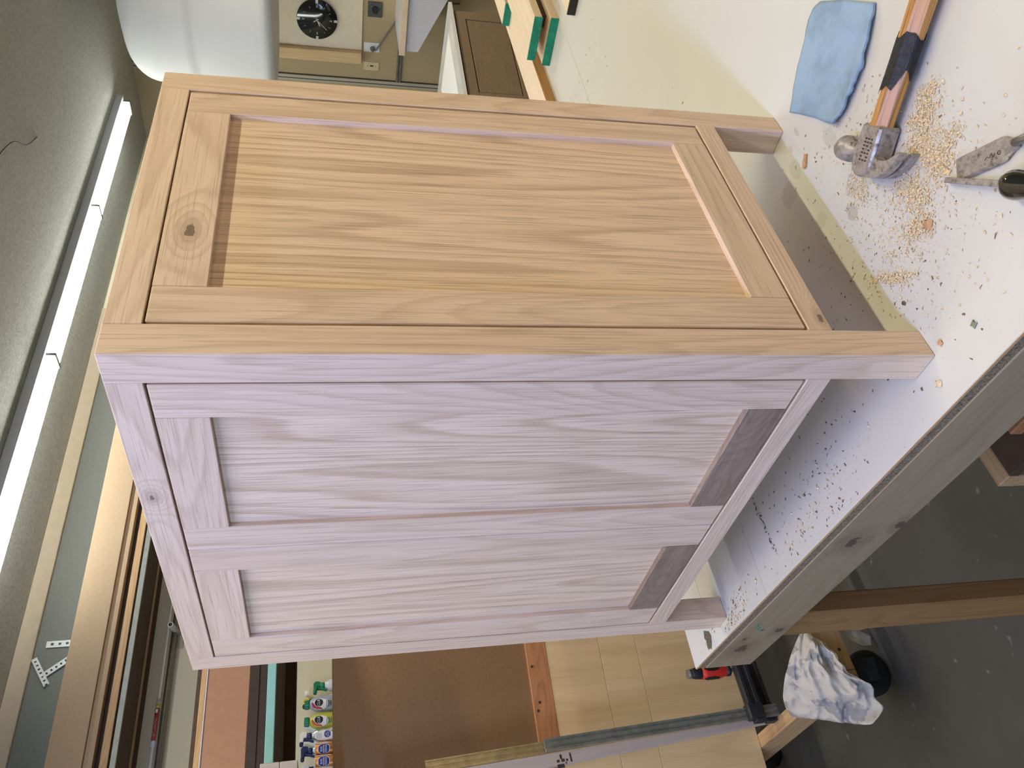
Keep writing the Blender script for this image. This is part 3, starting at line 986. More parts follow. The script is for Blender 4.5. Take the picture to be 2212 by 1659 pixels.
# keep specks on the table: those beyond the edge are dropped
for nm_ in ('debris', 'wood_dust', 'sawdust'):
  ob = bpy.data.objects[nm_]
  bm = bmesh.new()
  bm.from_mesh(ob.data)
  inv = TM.inverted()
  bad = [v for v in bm.verts if not (0.004 < (inv @ v.co).x < TL - 0.01 and -TW < (inv @ v.co).y < -0.004)]
  bad += [v for v in bm.verts if (v.co.x < 0.041 or v.co.x > W_ - .041) and (v.co.y < 0.041 or v.co.y > D_ - .041) and -0.002 < v.co.x < W_ and -0.002 < v.co.y < D_]
  bmesh.ops.delete(bm, geom=list({f for v in bad for f in v.link_faces}), context='FACES')
  bm.to_mesh(ob.data)
  bm.free()

# ------------------------------------------------------------------ boards at the back of the table
def board(x0, x1, y0, y1, z0, z1, label, green=True, mat=maple_x, side=maple_x, rot=0.0):
    c = Matrix.Translation((x0, y0, 0)) @ Matrix.Rotation(rot, 4, 'Z') @ Matrix.Translation((-x0, -y0, 0))
    o = MB().box(x0, x1, y0, y1, z0, z1, 0.001, c).build('maple_board', mat)
    if green:
        MB().box(x0 - 0.0012, x0 + 0.004, y0 - 0.0004, y1 + 0.0004, z0 - 0.0004 if z0 > 0.01 else z0 + .0003, z1 + 0.0004, 0, c).build('painted_end', green_paint, o)
    return tag(o, label, 'board', 'lumber at the back of the work table')


lb = board(1.10, 2.62, 0.600, 0.700, 0.0, 0.030, 'long pale maple board with orange-brown edge lying along the white table', green=False)
MB().box(1.10, 2.62, 0.5985, 0.6005, 0.0005, 0.0295).build('sawn_edge', maple_edge, lb)
board(1.739, 2.50, 0.421, 0.5615, 0.0, 0.0235, 'green-ended maple board lying flat on the white table, lowest of the lumber')
board(1.745, 2.50, 0.424, 0.552, 0.047, 0.0705, 'green-ended maple board raised on a dark sticker above another green-ended board')
st1 = MB().box(1.80, 2.45, 0.440, 0.475, 0.0236, 0.0469).build('sticker', dark_brown)
tag(st1, 'dark wooden spacer strip between two green-ended maple boards', 'spacer')
board(2.235, 2.58, 0.600, 0.675, 0.031, 0.054, 'short green-ended maple board lying on the long pale board')
board(1.60, 2.55, 0.250, 0.345, 0.0, 0.022, 'dark-ended maple board lying apart toward the open side of the white table', green=False)
MB().box(1.596, 1.603, 0.2495, 0.3455, 0.0003, 0.0224).build('dark_end', black_plastic, bpy.data.objects[[o.name for o in COL.objects if o.name.startswith('maple_board')][-1]])

# ------------------------------------------------------------------ stained vanity with white sink top
V2 = Matrix.Rotation(math.radians(-6), 4, 'Z')
v2 = empty('stained_vanity', (3.6, 1.8, FZ), 'brown stained oak vanity with glossy white sink top standing past the table', 'cabinet')
y0 = 1.8386
FX0, FX1 = 3.03, 3.875
MB().box(FX0, FX1, y0 + 0.02, y0 + 0.56, FZ, -0.17, 0.002, V2).build('carcass', oak_brown, v2)
MB().box(FX0, FX0 + 0.02, y0 + 0.02, y0 + 0.56, -0.17, -0.047, 0, V2).build('side_board', oak_brown, v2)
MB().box(FX1 - 0.02, FX1, y0 + 0.02, y0 + 0.56, -0.17, -0.047, 0, V2).build('side_board', oak_brown, v2)
MB().box(FX0 + 0.02, FX1 - 0.02, y0 + 0.54, y0 + 0.56, -0.17, -0.047, 0, V2).build('back_board', oak_brown, v2)
MB().box(FX0 + 0.02, FX1 - 0.02, y0 + 0.0205, y0 + 0.03, -0.17, -0.047, 0, V2).build('front_board', oak_brown, v2)
MB().box(FX1 - 0.075, FX1, y0, y0 + 0.02, FZ, -0.056, 0.001, V2).build('stile', oak_brown, v2)
MB().box(FX0, FX0 + 0.09, y0, y0 + 0.02, FZ, -0.056, 0.001, V2).build('stile', oak_brown, v2)
MB().box(FX0 + 0.09, FX1 - 0.075, y0, y0 + 0.02, -0.112, -0.056, 0.001, V2).build('rail', oak_brown, v2)
MB().box(FX0 + 0.09, FX1 - 0.075, y0, y0 + 0.02, FZ + 0.06, FZ + 0.16, 0.001, V2).build('rail', oak_brown, v2)
MB().box(FX0 + 0.09, FX1 - 0.075, y0, y0 + 0.02, -0.375, -0.352, 0.001, V2).build('rail', oak_brown, v2)
MB().box(FX0 + 0.096, FX1 - 0.081, y0 + 0.003, y0 + 0.012, -0.347, -0.118, 0.002, V2).build('drawer_front', oak_brown, v2)
MB().box(FX0 + 0.096, FX1 - 0.081, y0 + 0.003, y0 + 0.012, FZ + 0.165, -0.38, 0.002, V2).build('door', oak_brown, v2)
MB().box(FX0, FX1, y0 + 0.004, y0 + 0.02, -0.056, -0.046, 0, V2).build('painted_shadow_line', dark_gap, v2)  # near-black strip paints the shadow under the sink top overhang
# the moulded sink top with a sloping trough
tx0, tx1, ty0, ty1, tz0, tz1 = FX0 - 0.02, 3.938, y0 - 0.012, y0 + 0.585, -0.046, -0.026
bx0, bx1, by0, by1 = FX0 + 0.11, 3.80, y0 + 0.09, y0 + 0.46
t = bmesh.new()
def V(x, y, z): return t.verts.new(V2 @ Vector((x, y, z)))
o4 = [V(tx0, ty0, tz1), V(tx1, ty0, tz1), V(tx1, ty1, tz1), V(tx0, ty1, tz1)]
i4 = [V(bx0, by0, tz1), V(bx1, by0, tz1), V(bx1, by1, tz1), V(bx0, by1, tz1)]
b4 = [V(bx0 + 0.03, by0 + 0.03, tz1 - 0.11), V(bx1 - 0.25, by0 + 0.03, tz1 - 0.06), V(bx1 - 0.25, by1 - 0.03, tz1 - 0.06), V(bx0 + 0.03, by1 - 0.03, tz1 - 0.11)]
l4 = [V(tx0, ty0, tz0), V(tx1, ty0, tz0), V(tx1, ty1, tz0), V(tx0, ty1, tz0)]
for k in range(4):
    n = (k + 1) % 4
    t.faces.new((o4[k], o4[n], i4[n], i4[k]))
    t.faces.new((i4[k], i4[n], b4[n], b4[k]))
    t.faces.new((l4[k], l4[n], o4[n], o4[k]))
t.faces.new(b4)
m_ = MB()
m_._add(t)
m_.build('sink_top', white_gloss, v2)

# ------------------------------------------------------------------ end wall things
# white dust bag
BC = Vector((4.62, 1.70, 0))
bag = empty('dust_bag', (BC.x, BC.y, 0.97), 'bulging white fabric dust bag hanging from the ceiling beside the lit strip light', 'bag')
RB = 0.52
prof = []
zt_, zb_ = 1.785, 0.955
N = 40
t = bmesh.new()
SEG = 72
rings = []
for i in range(N + 1):
    z = zb_ + (zt_ - zb_) * i / N
    # rounded ends
    cr = 0.17
    r = RB
    if z > zt_ - cr: r = RB - cr + math.sqrt(max(0, cr * cr - (z - (zt_ - cr)) ** 2)) * 1.0
    if z < zb_ + 0.05: r = RB - 0.05 + math.sqrt(max(0, 0.0025 - (zb_ + 0.05 - z) ** 2))
    if z > 1.385: r += 0.012 * smoothstep(1.385, 1.405, z)
    ring = []
    for k in range(SEG):
        a = 2 * PI * k / SEG
        wr = 0.0
        if z > 1.52 and z < 1.78:
            fall = math.exp(-((a - 3.6) / 0.55) ** 2)
            wr = fall * 0.010 * math.sin(95 * (z + 0.05 * math.sin(a * 2 + 0.4))) * smoothstep(1.52, 1.6, z)
        ring.append(t.verts.new((BC.x + (r + wr) * math.cos(a), BC.y + (r + wr) * math.sin(a), z)))
    rings.append(ring)
for a, b in zip(rings, rings[1:]):
    for k in range(SEG):
        f = t.faces.new((a[k], a[(k + 1) % SEG], b[(k + 1) % SEG], b[k]))
        f.smooth = True
t.faces.new(list(reversed(rings[0])))
t.faces.new(rings[-1])
m_ = MB()
m_._add(t)
m_.build('bag_body', bag_cloth, bag)
MB().cyl((BC.x, BC.y, zt_ - 0.005), (BC.x, BC.y, CZ - 0.002), 0.02).build('hanger', steel, bag)

cb = MB().box(XW - 0.014, XW - 0.001, 1.35, 2.366, 0.392, 1.035, 0.001).build('cream_panel', cream_board)
tag(cb, 'cream painted board on the end wall behind the black clock', 'board')
wb = MB().box(XW - 0.062, XW - .001, 2.368, 2.452, 0.393, 1.06, 0.003).build('wall_block', pine_block)
tag(wb, 'bare wooden block fixed upright to the end wall beside the cream board', 'wood block')

ck = empty('wall_clock', (XW - 0.014, 2.157, 0.713), 'round glossy black wall clock with silver marks on the cream board', 'clock')
CX = XW - 0.0145
xdir = Matrix(((0, 0, -1, CX), (1, 0, 0, 2.157), (0, 1, 0, 0.713), (0, 0, 0, 1)))     # local z points to the room (-x)
MB().lathe([(0.140, 0.0), (0.1425, 0.006), (0.1425, 0.018), (0.139, 0.022), (0.0, 0.0225)], xdir, 48).build('clock_face', clock_black, ck)
for k in range(4):
    a = k * PI / 2
    mm = xdir @ Matrix.Rotation(a, 4, 'Z')
    MB().box(-0.009, 0.009, 0.118, 0.1428, 0.0205, 0.0236, 0.001, mm).build('hour_mark', silver_mark, ck)
    MB().box(-0.005, 0.005, 0.088, 0.106, 0.0215, 0.0235, 0.0005, mm).build('numeral', conduit, ck)
for k in range(12):
    if k % 3 == 0: continue
    mm = xdir @ Matrix.Rotation(k * PI / 6, 4, 'Z')
    MB().box(-0.0015, 0.0015, 0.092, 0.108, 0.0220, 0.0233, 0, mm).build('hour_dash', conduit, ck)
for ang, ln, wd_ in ((-2.0, 0.047, 0.0035), (-0.55, 0.03, 0.003), (-2.35, 0.095, 0.0016)):
    MB().box(-wd_, wd_, -0.012, ln, 0.024, 0.0255, 0, xdir @ Matrix.Rotation(ang, 4, 'Z')).build('clock_hand', silver_mark, ck)

bx = empty('range_outlet', (XW, 2.055, 0.304), 'grey metal plate with black round power socket on the end wall', 'socket')
MB().box(XW - 0.012, XW - .0005, 2.002, 2.110, 0.253, 0.356, 0.002).build('plate', grey_steel_plate, bx)
MB().cyl((XW - 0.010, 2.056, 0.304), (XW - 0.024, 2.056, 0.304), 0.026, 0.024, 24).build('socket_face', black_plastic, bx)
for (dy, dz) in ((-.011, .006), (.011, .006), (0, -.011)):
    MB().box(XW - 0.0246, XW - .0238, 2.056 + dy - .002, 2.056 + dy + .002, .304 + dz - .005, .304 + dz + .005).build('slot', dark_gap, bx)

ou = empty('wall_outlet', (XW, 2.34, 0.318), 'white outlet plate with grey plug and cord on the end wall', 'outlet')
MB().box(XW - 0.006, XW - .0005, 2.304, 2.377, 0.258, 0.376, 0.002).build('plate', white_plastic, ou)
tv = empty('cable_plate', (XW, 2.49, 0.318), 'ivory cable plate on the end wall next to the outlet with a plug', 'wall plate')
MB().box(XW - 0.006, XW - .0005, 2.456, 2.521, 0.258, 0.373, 0.002).build('plate', ivory, tv)
MB().box(XW - 0.009, XW - .004, 2.480, 2.490, 0.302, 0.325, 0.001).build('jack', ink, tv)
for dz in (0.285, 0.343):
    MB().cyl((XW - 0.005, 2.486, dz), (XW - 0.008, 2.486, dz), 0.003, seg=8).build('screw', ink, tv)
pl = empty('power_cord', (XW - 0.03, 2.344, 0.318), 'grey plug and cord running from the white outlet to behind the shelf edge', 'cord')
MB().cyl((XW - 0.006, 2.348, 0.312), (XW - 0.034, 2.346, 0.310), 0.019, 0.016, 18).build('plug', pipe_grey, pl)
MB().tube(bez([(XW - 0.032, 2.346, 0.310), (XW - 0.045, 2.345, 0.296), (XW - 0.04, 2.325, 0.278), (XW - 0.03, 2.222, 0.216), (XW - 0.03, 2.06, 0.120), (XW - .03, 1.98, 0.06), (XW - .02, 1.95, -.3)], 6), 0.006, 8).build('cable', pipe_grey, pl)
cn = empty('conduit_run', (XW - 0.02, 2.0, 0.1), 'pair of thin grey conduits running level along the end wall', 'conduit')
for dz in (0.118, 0.096):
    MB().cyl((XW - 0.012, 0.2, dz + 0.006), (XW - 0.012, 2.598, dz), 0.009, seg=10).build('pipe', conduit, cn)
ws = empty('wall_counter', (5.1, 1.2, 0.13), 'white counter with bare wood edge and tapered white end fixed to the end wall', 'counter')
MB().box(4.905, XW - .001, 0.1, 2.13, 0.122, 0.158, 0.001).build('counter_board', white_lam, ws)
MB().box(4.892, 4.905, 0.1, 2.135, 0.119, 0.160, 0.001).build('wood_edge', maple_x, ws)
MB().prism([(0.1, 0.121), (2.112, 0.121), (2.112, 0.030), (1.74, -0.140), (0.1, -0.6)], 4.915, 4.935, Matrix(((0, 0, 1, 0), (1, 0, 0, 0), (0, 1, 0, 0), (0, 0, 0, 1)))).build('tapered_apron', white_lam, ws)

cw = MB().tube(bez([(2.70, 1.655, 2.019), (2.80, 1.660, 2.009), (2.92, 1.70, 2.006), (3.05, 1.80, 2.010), (3.228, 1.871, 2.0195)], 6), 0.0022, 6).build('ceiling_wire', wire_dark)
tag(cw, 'thin dark wire sagging along the sprayed ceiling away from the strip light', 'wire')

# ------------------------------------------------------------------ shelf wall: upper lumber shelf
us = empty('lumber_shelf', (1.4, 3.0, 1.45), 'upper wall shelf with grey front edge under stacked sheet offcuts', 'shelf')
MB().box(-0.45, 3.3, 2.86, 3.085, 1.449, 1.467, 0.001).build('deck_plank', dark_brown, us)
MB().box(-0.45, 3.3, 3.088, 3.13, 1.449, 1.467, 0.001).build('deck_plank', fir_x, us)
MB().box(-0.45, 3.3, 3.133, YW - .001, 1.449, 1.467, 0.001).build('deck_plank', dark_brown, us)
MB().box(-0.45, 3.3, 2.85, 2.86, 1.447, 1.468, 0.001).build('edge_strip', conduit, us)


def perforated(p0, p1, width, thick, n, name, parent, nrm=(0, -1, 0)):
    """Punched steel strap: two rails and cross pieces leave real holes."""
    p0, p1 = Vector(p0), Vector(p1)
    d = (p1 - p0)
    L = d.length
    d.normalize()
    nn = Vector(nrm)
    s = d.cross(nn).normalized()
    m = Matrix(((d.x, s.x, nn.x, p0.x), (d.y, s.y, nn.y, p0.y), (d.z, s.z, nn.z, p0.z), (0, 0, 0, 1)))
    mb = MB()
    w2 = width / 2
    mb.box(0, L, -w2, -w2 * 0.4, 0, thick, 0, m)
    mb.box(0, L, w2 * 0.4, w2, 0, thick, 0, m)
    h = L / n
    for k in range(n):
        mb.box(k * h, k * h + h * 0.62, -w2 * 0.4, w2 * 0.4, 0, thick, 0, m)
    mb.build(name, white_metal, parent)


perforated((1.250, 3.213, 1.900), (1.250, 3.213, 1.47), 0.030, 0.003, 14, 'hanger_strap', us)
perforated((1.105, 3.211, 1.885), (1.21, 3.211, 1.75), 0.026, 0.003, 8, 'hanger_strap', us)
perforated((1.185, 3.207, 1.935), (1.06, 3.207, 1.86), 0.024, 0.003, 7, 'hanger_strap', us)


def sheet(x0, x1, y0, y1, z0, z1, mat, label, group='sheet offcuts on the upper shelf', name='wood_offcut'):
    return tag(MB().box(x0, x1, y0, y1, z0, z1, 0.0012).build(name, mat), label, 'board', group)


sheet(-0.40, 3.2, 2.875, 3.18, 1.4672, 1.476, dark_gap, 'added thin dark filler for the shaded gap just above the upper shelf deck')  # dark filler paints the shaded gap above the deck
sheet(-0.40, 3.2, 2.850, 3.18, 1.4762, 1.504, fir_x, 'tan board edge second from the bottom of the upper shelf offcuts')
sheet(-0.40, 3.2, 2.885, 3.18, 1.5042, 1.516, dark_brown, 'added recessed dark filler, lower part of a shaded gap between upper shelf offcuts')  # dark filler paints the shade between the tan boards
sheet(-0.40, 3.2, 2.890, 3.18, 1.5162, 1.529, dark_gap, 'added recessed near-black filler, upper part of a shaded gap between upper shelf offcuts')  # second filler, same shaded gap
sheet(-0.40, 3.2, 2.852, 3.18, 1.5292, 1.546, mdf, 'thin tan sheet edge just below the tall panel on the upper shelf')
sheet(-0.40, 3.2, 2.862, 3.18, 1.5462, 1.565, mdf, 'set-back tan sheet directly beneath the tall panel on the upper shelf')
sheet(-0.40, 3.2, 2.850, 2.885, 1.5652, 1.694, mdf, 'tall smooth tan panel standing on edge atop the upper shelf stack')

# pole on wall pegs, with an added rod for its shadow
pg = empty('wall_peg', (1.255, YW, 1.35), 'beige pipe peg on a plate holding the white pole', 'peg')
MB().box(1.19, 1.30, YW - 0.008, YW - .0005, 1.318, 1.372, 0.001).build('plate', khaki_light, pg)
t = bmesh.new()
pa, pb = Vector((1.262, 3.214, 1.345)), Vector((1.250, 3.095, 1.362))
dd = (pb - pa).normalized()
MB().cyl(pa, pb, 0.013, seg=18).build('peg_tube', khaki_light, pg)
MB().cyl(pb - dd * 0.0005, pb + dd * 0.0012, 0.0085, seg=14).build('bore', dark_gap, pg)
MB().cyl(pb - dd * 0.002, pb + dd * 0.0006, 0.0128, 0.0125, seg=18).build('rim', white_metal, pg)
pg2 = empty('wall_peg', (-0.6, YW, 1.35), 'second beige pipe peg holding the white pole, beyond its red label', 'peg')
MB().cyl((-0.6, 3.219, 1.345), (-0.6, 3.095, 1.362), 0.013, seg=18).build('peg_tube', khaki_light, pg2)
po = empty('paint_pole', (0.9, 3.15, 1.38), 'long white extension pole with red and yellow label resting on wall pegs', 'pole')
MB().cyl((-0.75, 3.15, 1.3855), (2.0, 3.15, 1.377), 0.0062, seg=12).build('shaft', pole_white, po)
MB().cyl((0.735, 3.15, 1.3812), (0.935, 3.15, 1.3806), 0.0088, seg=16).build('grip', clear_white, po)
MB().cyl((0.757, 3.15, 1.3812), (0.893, 3.15, 1.3807), 0.0095, seg=16).build('red_label', label_red, po)
MB().cyl((0.893, 3.15, 1.3807), (0.909, 3.15, 1.3806), 0.0097, seg=16).build('yellow_band', label_yellow, po)
rl = bpy.data.objects['red_label']
text('lettering', 'ISTLOOOJ', 0.016, lambda u, v, w: Vector((0.813 + u * 1.15, 3.15 - 0.0099 * math.cos(v / 0.0099), 1.381 + 0.0099 * math.sin(v / 0.0099) - 0.0)) , label_white, rl)
t3 = MB().prism([(0.872, -0.0045), (0.890, -0.0045), (0.886, 0.0), (0.890, 0.0045), (0.872, 0.0045)], 0, 0.0006,
                Matrix(((1, 0, 0, 0), (0, 0, -1, 3.1403), (0, 1, 0, 1.381), (0, 0, 0, 1)))).build('label_arrow', label_white, rl)
pp = MB().cyl((-0.75, 3.178, 1.364), (1.9, 3.178, 1.353), 0.0125, seg=14).build('pole_shadow_rod', pipe_grey)  # added rod in place of the shadow the pole casts on the wall
tag(pp, 'added dull grey rod standing in for the shadow below the white pole', 'pipe')

# ------------------------------------------------------------------ rolling lumber cart beyond the table
cart = empty('lumber_cart', (0.6, 1.8, FZ), 'rolling plywood lumber cart on casters standing past the table end', 'cart')
MB().box(0.116, 0.155, 1.396, 2.30, -0.730, -0.641, 0.002).build('side_beam', fir_y, cart)
fb = MB().box(0.156, 1.40, 1.396, 1.434, -0.730, -0.641, 0.002).build('front_beam', fir_x, cart)
MB().box(0.156, 1.40, 2.26, 2.30, -0.730, -0.641, 0.002).build('back_beam', fir_x, cart)
MB().box(1.362, 1.40, 1.434, 2.26, -0.730, -0.641, 0.002).build('side_beam', fir_y, cart)
for (sx_, sz_) in ((0.207, -0.668), (0.213, -0.706), (0.136, -0.716)):
    MB().cyl((sx_, 1.3965, sz_), (sx_, 1.3945, sz_), 0.0045, seg=10).build('screw', ink, fb)


def caster(x, y, yaw):
    c = MB().cyl((0, 0, 0), (0, 0, 0.001), 0.001)
    c.bm.free()
    c.bm = bmesh.new()
    m = Matrix.Translation((x, y, 0)) @ Matrix.Rotation(yaw, 4, 'Z')
    c.box(-0.04, 0.04, -0.035, 0.035, -0.738, -0.7302, 0.001, m)
    o = c.build('caster', black_iron, cart)
    rr = 0.063
    wm = m @ Matrix.Translation((-0.018, -0.017, FZ + rr)) @ Matrix(((1, 0, 0, 0), (0, 0, -1, 0), (0, 1, 0, 0), (0, 0, 0, 1)))
    wm = m @ Matrix.Translation((-0.018, 0.017, FZ + rr)) @ Matrix(((1, 0, 0, 0), (0, 0, -1, 0), (0, 1, 0, 0), (0, 0, 0, 1)))
    MB().lathe([(0.030, 0), (0.052, 0.001), (rr, 0.008), (rr, 0.026), (0.052, 0.033), (0.030, 0.034)], wm, 32).build('wheel', black_rubber, o)
    MB().lathe([(0.011, -0.006), (0.011, 0.040)], wm, 12).build('axle', steel, o)
    for s in (-1, 1):
        MB().box(-0.042, 0.02, s * 0.0235 - 0.0022, s * 0.0235 + 0.0022, FZ + 0.045, -0.738, 0.0005, m).build('fork', black_iron, o)


caster(0.185, 1.47, -0.15)
caster(1.34, 1.46, 0.2)
caster(0.20, 2.22, 0.5)
caster(1.34, 2.22, 0.1)
# upright sheets
PM = Matrix.Translation((0.16, 1.875, 0)) @ Matrix.Rotation(math.radians(-6.0), 4, 'Z')
MB().box(-0.60, 0.62, 0.012, 0.027, 0.056, 0.652, 0.001, PM).build('brown_panel', mdf_brown, cart)
fr = MB().box(-0.60, 0.62, 0.0, 0.036, -0.008, 0.057, 0.001, PM).build('fir_rail', fir_red, cart)
for (sx_, sz_) in ((0.26, 0.045), (0.152, 0.037), (0.128, 0.045), (0.0, 0.03)):
    MB().cyl(PM @ Vector((sx_, 0.0005, sz_)), PM @ Vector((sx_, -0.0012, sz_)), 0.0042, seg=10).build('screw', ink, fr)
seams = [(-0.640, -0.310), (-0.309, -0.185), (-0.184, -0.0085)]
for a, b in seams:
    MB().box(-0.60, 0.62, 0.002, 0.020, a, b, 0.0008, PM).build('plywood_sheet', maple_ply, cart)
# end board, leaning, with grade stamp
UB = Matrix.Translation((0.186, 1.760, -0.640)) @ Matrix.Rotation(-math.radians(3.4), 4, 'Y') @ Matrix.Rotation(math.radians(-3.5), 4, 'X')
ub = MB().box(-0.034, 0.018, 0.0, 0.019, 0.0, 1.17, 0.001, UB).build('end_board', light_board, cart)
for (u, z, a, b) in ((-0.026, 0.667, 0.010, 0.020), (-0.012, 0.6720, 0.007, 0.008), (-0.0015, 0.662, 0.012, 0.006), (-0.012, 0.658, 0.008, 0.010), (-0.013, 0.646, 0.006, 0.006), (-0.008, 0.634, 0.024, 0.005), (-0.02, 0.650, 0.004, 0.004)):
    MB().box(u - 0.012 - a / 2, u - 0.012 + a / 2, -0.0004, 0.0004, z - b / 2, z + b / 2, 0, UB).build('stamp_mark', ink, ub)
# cart shelf with teal edge
MB().box(-0.40, 1.5, 1.772, 2.36, 0.806, 0.828, 0.001).build('shelf_deck', dark_brown, cart)
MB().box(-0.40, 1.5, 1.750, 1.772, 0.806, 0.829, 0.001).build('teal_edging', teal, cart)
MB().box(-0.40, 1.5, 2.30, 2.36, 0.772, 0.806, 0.001).build('joist', dark_brown, cart)
for xx in (-0.38, 1.44):
    MB().box(xx, xx + 0.038, 2.14, 2.18, FZ + 0.0, 0.806, 0.002).build('post', fir_z, cart)
for z0, z1 in ((0.786, 0.834), (0.741, 0.785)):
    MB().box(-0.40, 0.168, 1.690, 1.752 if z0 > .78 and False else 1.748, z0, z1, 0.0015).build('end_block', light_board, cart)
MB().box(-0.38, -0.34, 1.69, 2.14, 0.70, 0.741, 0.001).build('bracket', fir_y, cart)

GS = 'sheet offcuts on the cart shelf'
sheet(-0.38, 1.4, 1.752, 2.2, 0.8292, 0.850, dark_gap, 'near-black board lying on the teal-edged cart shelf', GS)
sheet(-0.38, 1.4, 1.750, 2.2, 0.8502, 0.876, dark_gap, 'second near-black board, on top of the one on the teal-edged shelf', GS)
sheet(-0.38, 1.4, 1.750, 1.90, 0.8762, 0.9875, mdf_red, 'deep reddish brown block face standing above the black boards on the cart shelf', GS)
sheet(-0.38, 1.4, 1.748, 1.93, 0.9877, 0.9910, white_lam, 'thin white sheet edge above the reddish brown block on the cart shelf', GS)
sheet(-0.38, 1.4, 1.750, 1.93, 0.9912, 1.0055, fir_x, 'orange plywood edge above the thin white sheet on the cart shelf', GS)
sheet(-0.38, 1.4, 1.752, 1.93, 1.0057, 1.0165, dark_brown, 'dark brown sheet edge topmost on the cart shelf stack', GS)

# ------------------------------------------------------------------ bar clamps at the cart end
def bar_clamp(label, b0, b1, bw, mat, arm_z, yc, with_handle):
    b0, b1 = Vector(b0), Vector(b1)
    r = empty('bar_clamp', b0, label, 'clamp', 'bar clamps at the cart end')
    d = (b1 - b0).normalized()
    n = Vector((0, -1, 0))
    n = (n - d * n.dot(d)).normalized()
    s = d.cross(n)
    m = Matrix(((s.x, n.x, d.x, b0.x), (s.y, n.y, d.y, b0.y), (s.z, n.z, d.z, b0.z), (0, 0, 0, 1)))
    L = (b1 - b0).length
    w2 = bw / 2
    # grooved bar section
    poly = [(-w2, 0), (-w2, 0.008), (-w2 * 0.55, 0.008), (-w2 * 0.5, 0.005), (-w2 * 0.1, 0.005), (-w2 * 0.05, 0.008), (w2 * 0.35, 0.008), (w2 * 0.4, 0.0045), (w2 * 0.7, 0.0045), (w2 * 0.75, 0.008), (w2, 0.008), (w2, 0)]
    MB().prism(poly, 0, L, m).build('bar', mat, r)
    # arm reaching away along +x from the bar
    t0 = (arm_z - b0.z) / d.z
    c = b0 + d * t0
    a = MB()
    hh = 0.019
    ya, yb = (-0.030, 0.003) if with_handle else (-0.0105, 0.020)
    a.box(c.x - 0.022, c.x + 0.024, c.y + ya, c.y + yb, c.z - hh - 0.006, c.z + hh + 0.006, 0.004)
    a.box(c.x + 0.02, c.x + 0.155, c.y + ya + .004, c.y + yb - .002, c.z - hh, c.z + hh, 0.004)
    a.box(c.x + 0.02, c.x + 0.150, c.y + ya - .001, c.y + ya + .005, c.z + hh * 0.35, c.z + hh, 0.001)
    a.box(c.x + 0.02, c.x + 0.150, c.y + ya - .001, c.y + ya + .005, c.z - hh, c.z - hh * 0.35, 0.001)
    jaw = a.build('jaw', black_iron, r)
    if with_handle:
        hx, hy = c.x + 0.128, c.y - 0.015
        z = c.z + hh
        MB().cyl((hx, hy, z - 0.01), (hx, hy, z + 0.03), 0.006, seg=12).build('screw_rod', steel, r)
        h = MB().lathe([(0.013, 0), (0.0165, 0.004), (0.0165, 0.016), (0.018, 0.022), (0.0215, 0.035), (0.0215, 0.075), (0.019, 0.092)], Matrix.Translation((hx, hy, z + 0.02)), 24).build('handle', red_plastic, r)
        MB().lathe([(0.0175, 0), (0.0185, 0.003), (0.0175, 0.018), (0.015, 0.030), (0.0135, 0.034)], Matrix.Translation((hx, hy, z + 0.108)), 20).build('end_cap', black_plastic, h)
        MB().lathe([(0.0135, 0), (0.0135, 0.012)], Matrix.Translation((hx, hy, z + 0.142)), 18).build('end_cap', pipe_grey, h)
        MB().lathe([(0.0168, 0), (0.0172, 0.003), (0.0168, 0.014)], Matrix.Translation((hx, hy, z + 0.018)), 20).build('collar', black_plastic, h)
        for k in range(4):
            an = PI / 4 + k * PI / 2 - 0.6
            MB().hull([Vector((hx + 0.0216 * math.cos(an + da) * q, hy + 0.0216 * math.sin(an + da) * q, z + 0.02 + dz)) for da, dz in ((-0.30, 0.042), (0.30, 0.042), (-0.42, 0.058), (0.42, 0.058), (-0.36, 0.076), (0.36, 0.076), (0, 0.086), (0, 0.036)) for q in (1.035, 0.9)]).build('grip_inlay', black_rubber, h)
    else:
        z = c.z + hh
        tr_ = MB()
        tr_.prism([(0.06, 0.0), (0.135, 0.0), (0.128, 0.018), (0.10, 0.012), (0.075, 0.022), (0.058, 0.012)], c.y - 0.010, c.y + 0.012, Matrix(((1, 0, 0, c.x), (0, 0, 1, 0), (0, 1, 0, z), (0, 0, 0, 1))), 0.003)
        tr_.build('trigger', red_plastic, r)
        MB().box(c.x + 0.128, c.x + 0.142, c.y - 0.012, c.y + 0.010, z + .001, z + 0.016, 0.002).build('release_pin', white_metal, r)
    for zz in ((-0.02, 0.02) if with_handle else (-0.012,)):
        pass
    MB().box(c.x - 0.030, c.x - 0.021, c.y + ya + .002, c.y + yb - .001, c.z - 0.024, c.z + 0.008, 0.002).build('jaw_lip', black_iron, r)
    return r


bar_clamp('bar clamp with grey bar and red and black screw handle against the cart end board', (0.170, 1.712, -0.640), (0.1385, 1.706, 0.085), 0.034, steel_bar, -0.560, 1.69, True)
bar_clamp('bar clamp with yellowish bar rising highest and a red trigger by its jaw', (0.174, 1.728, -0.640), (0.122, 1.722, 0.412), 0.032, gold_bar, -0.613, 1.71, False)

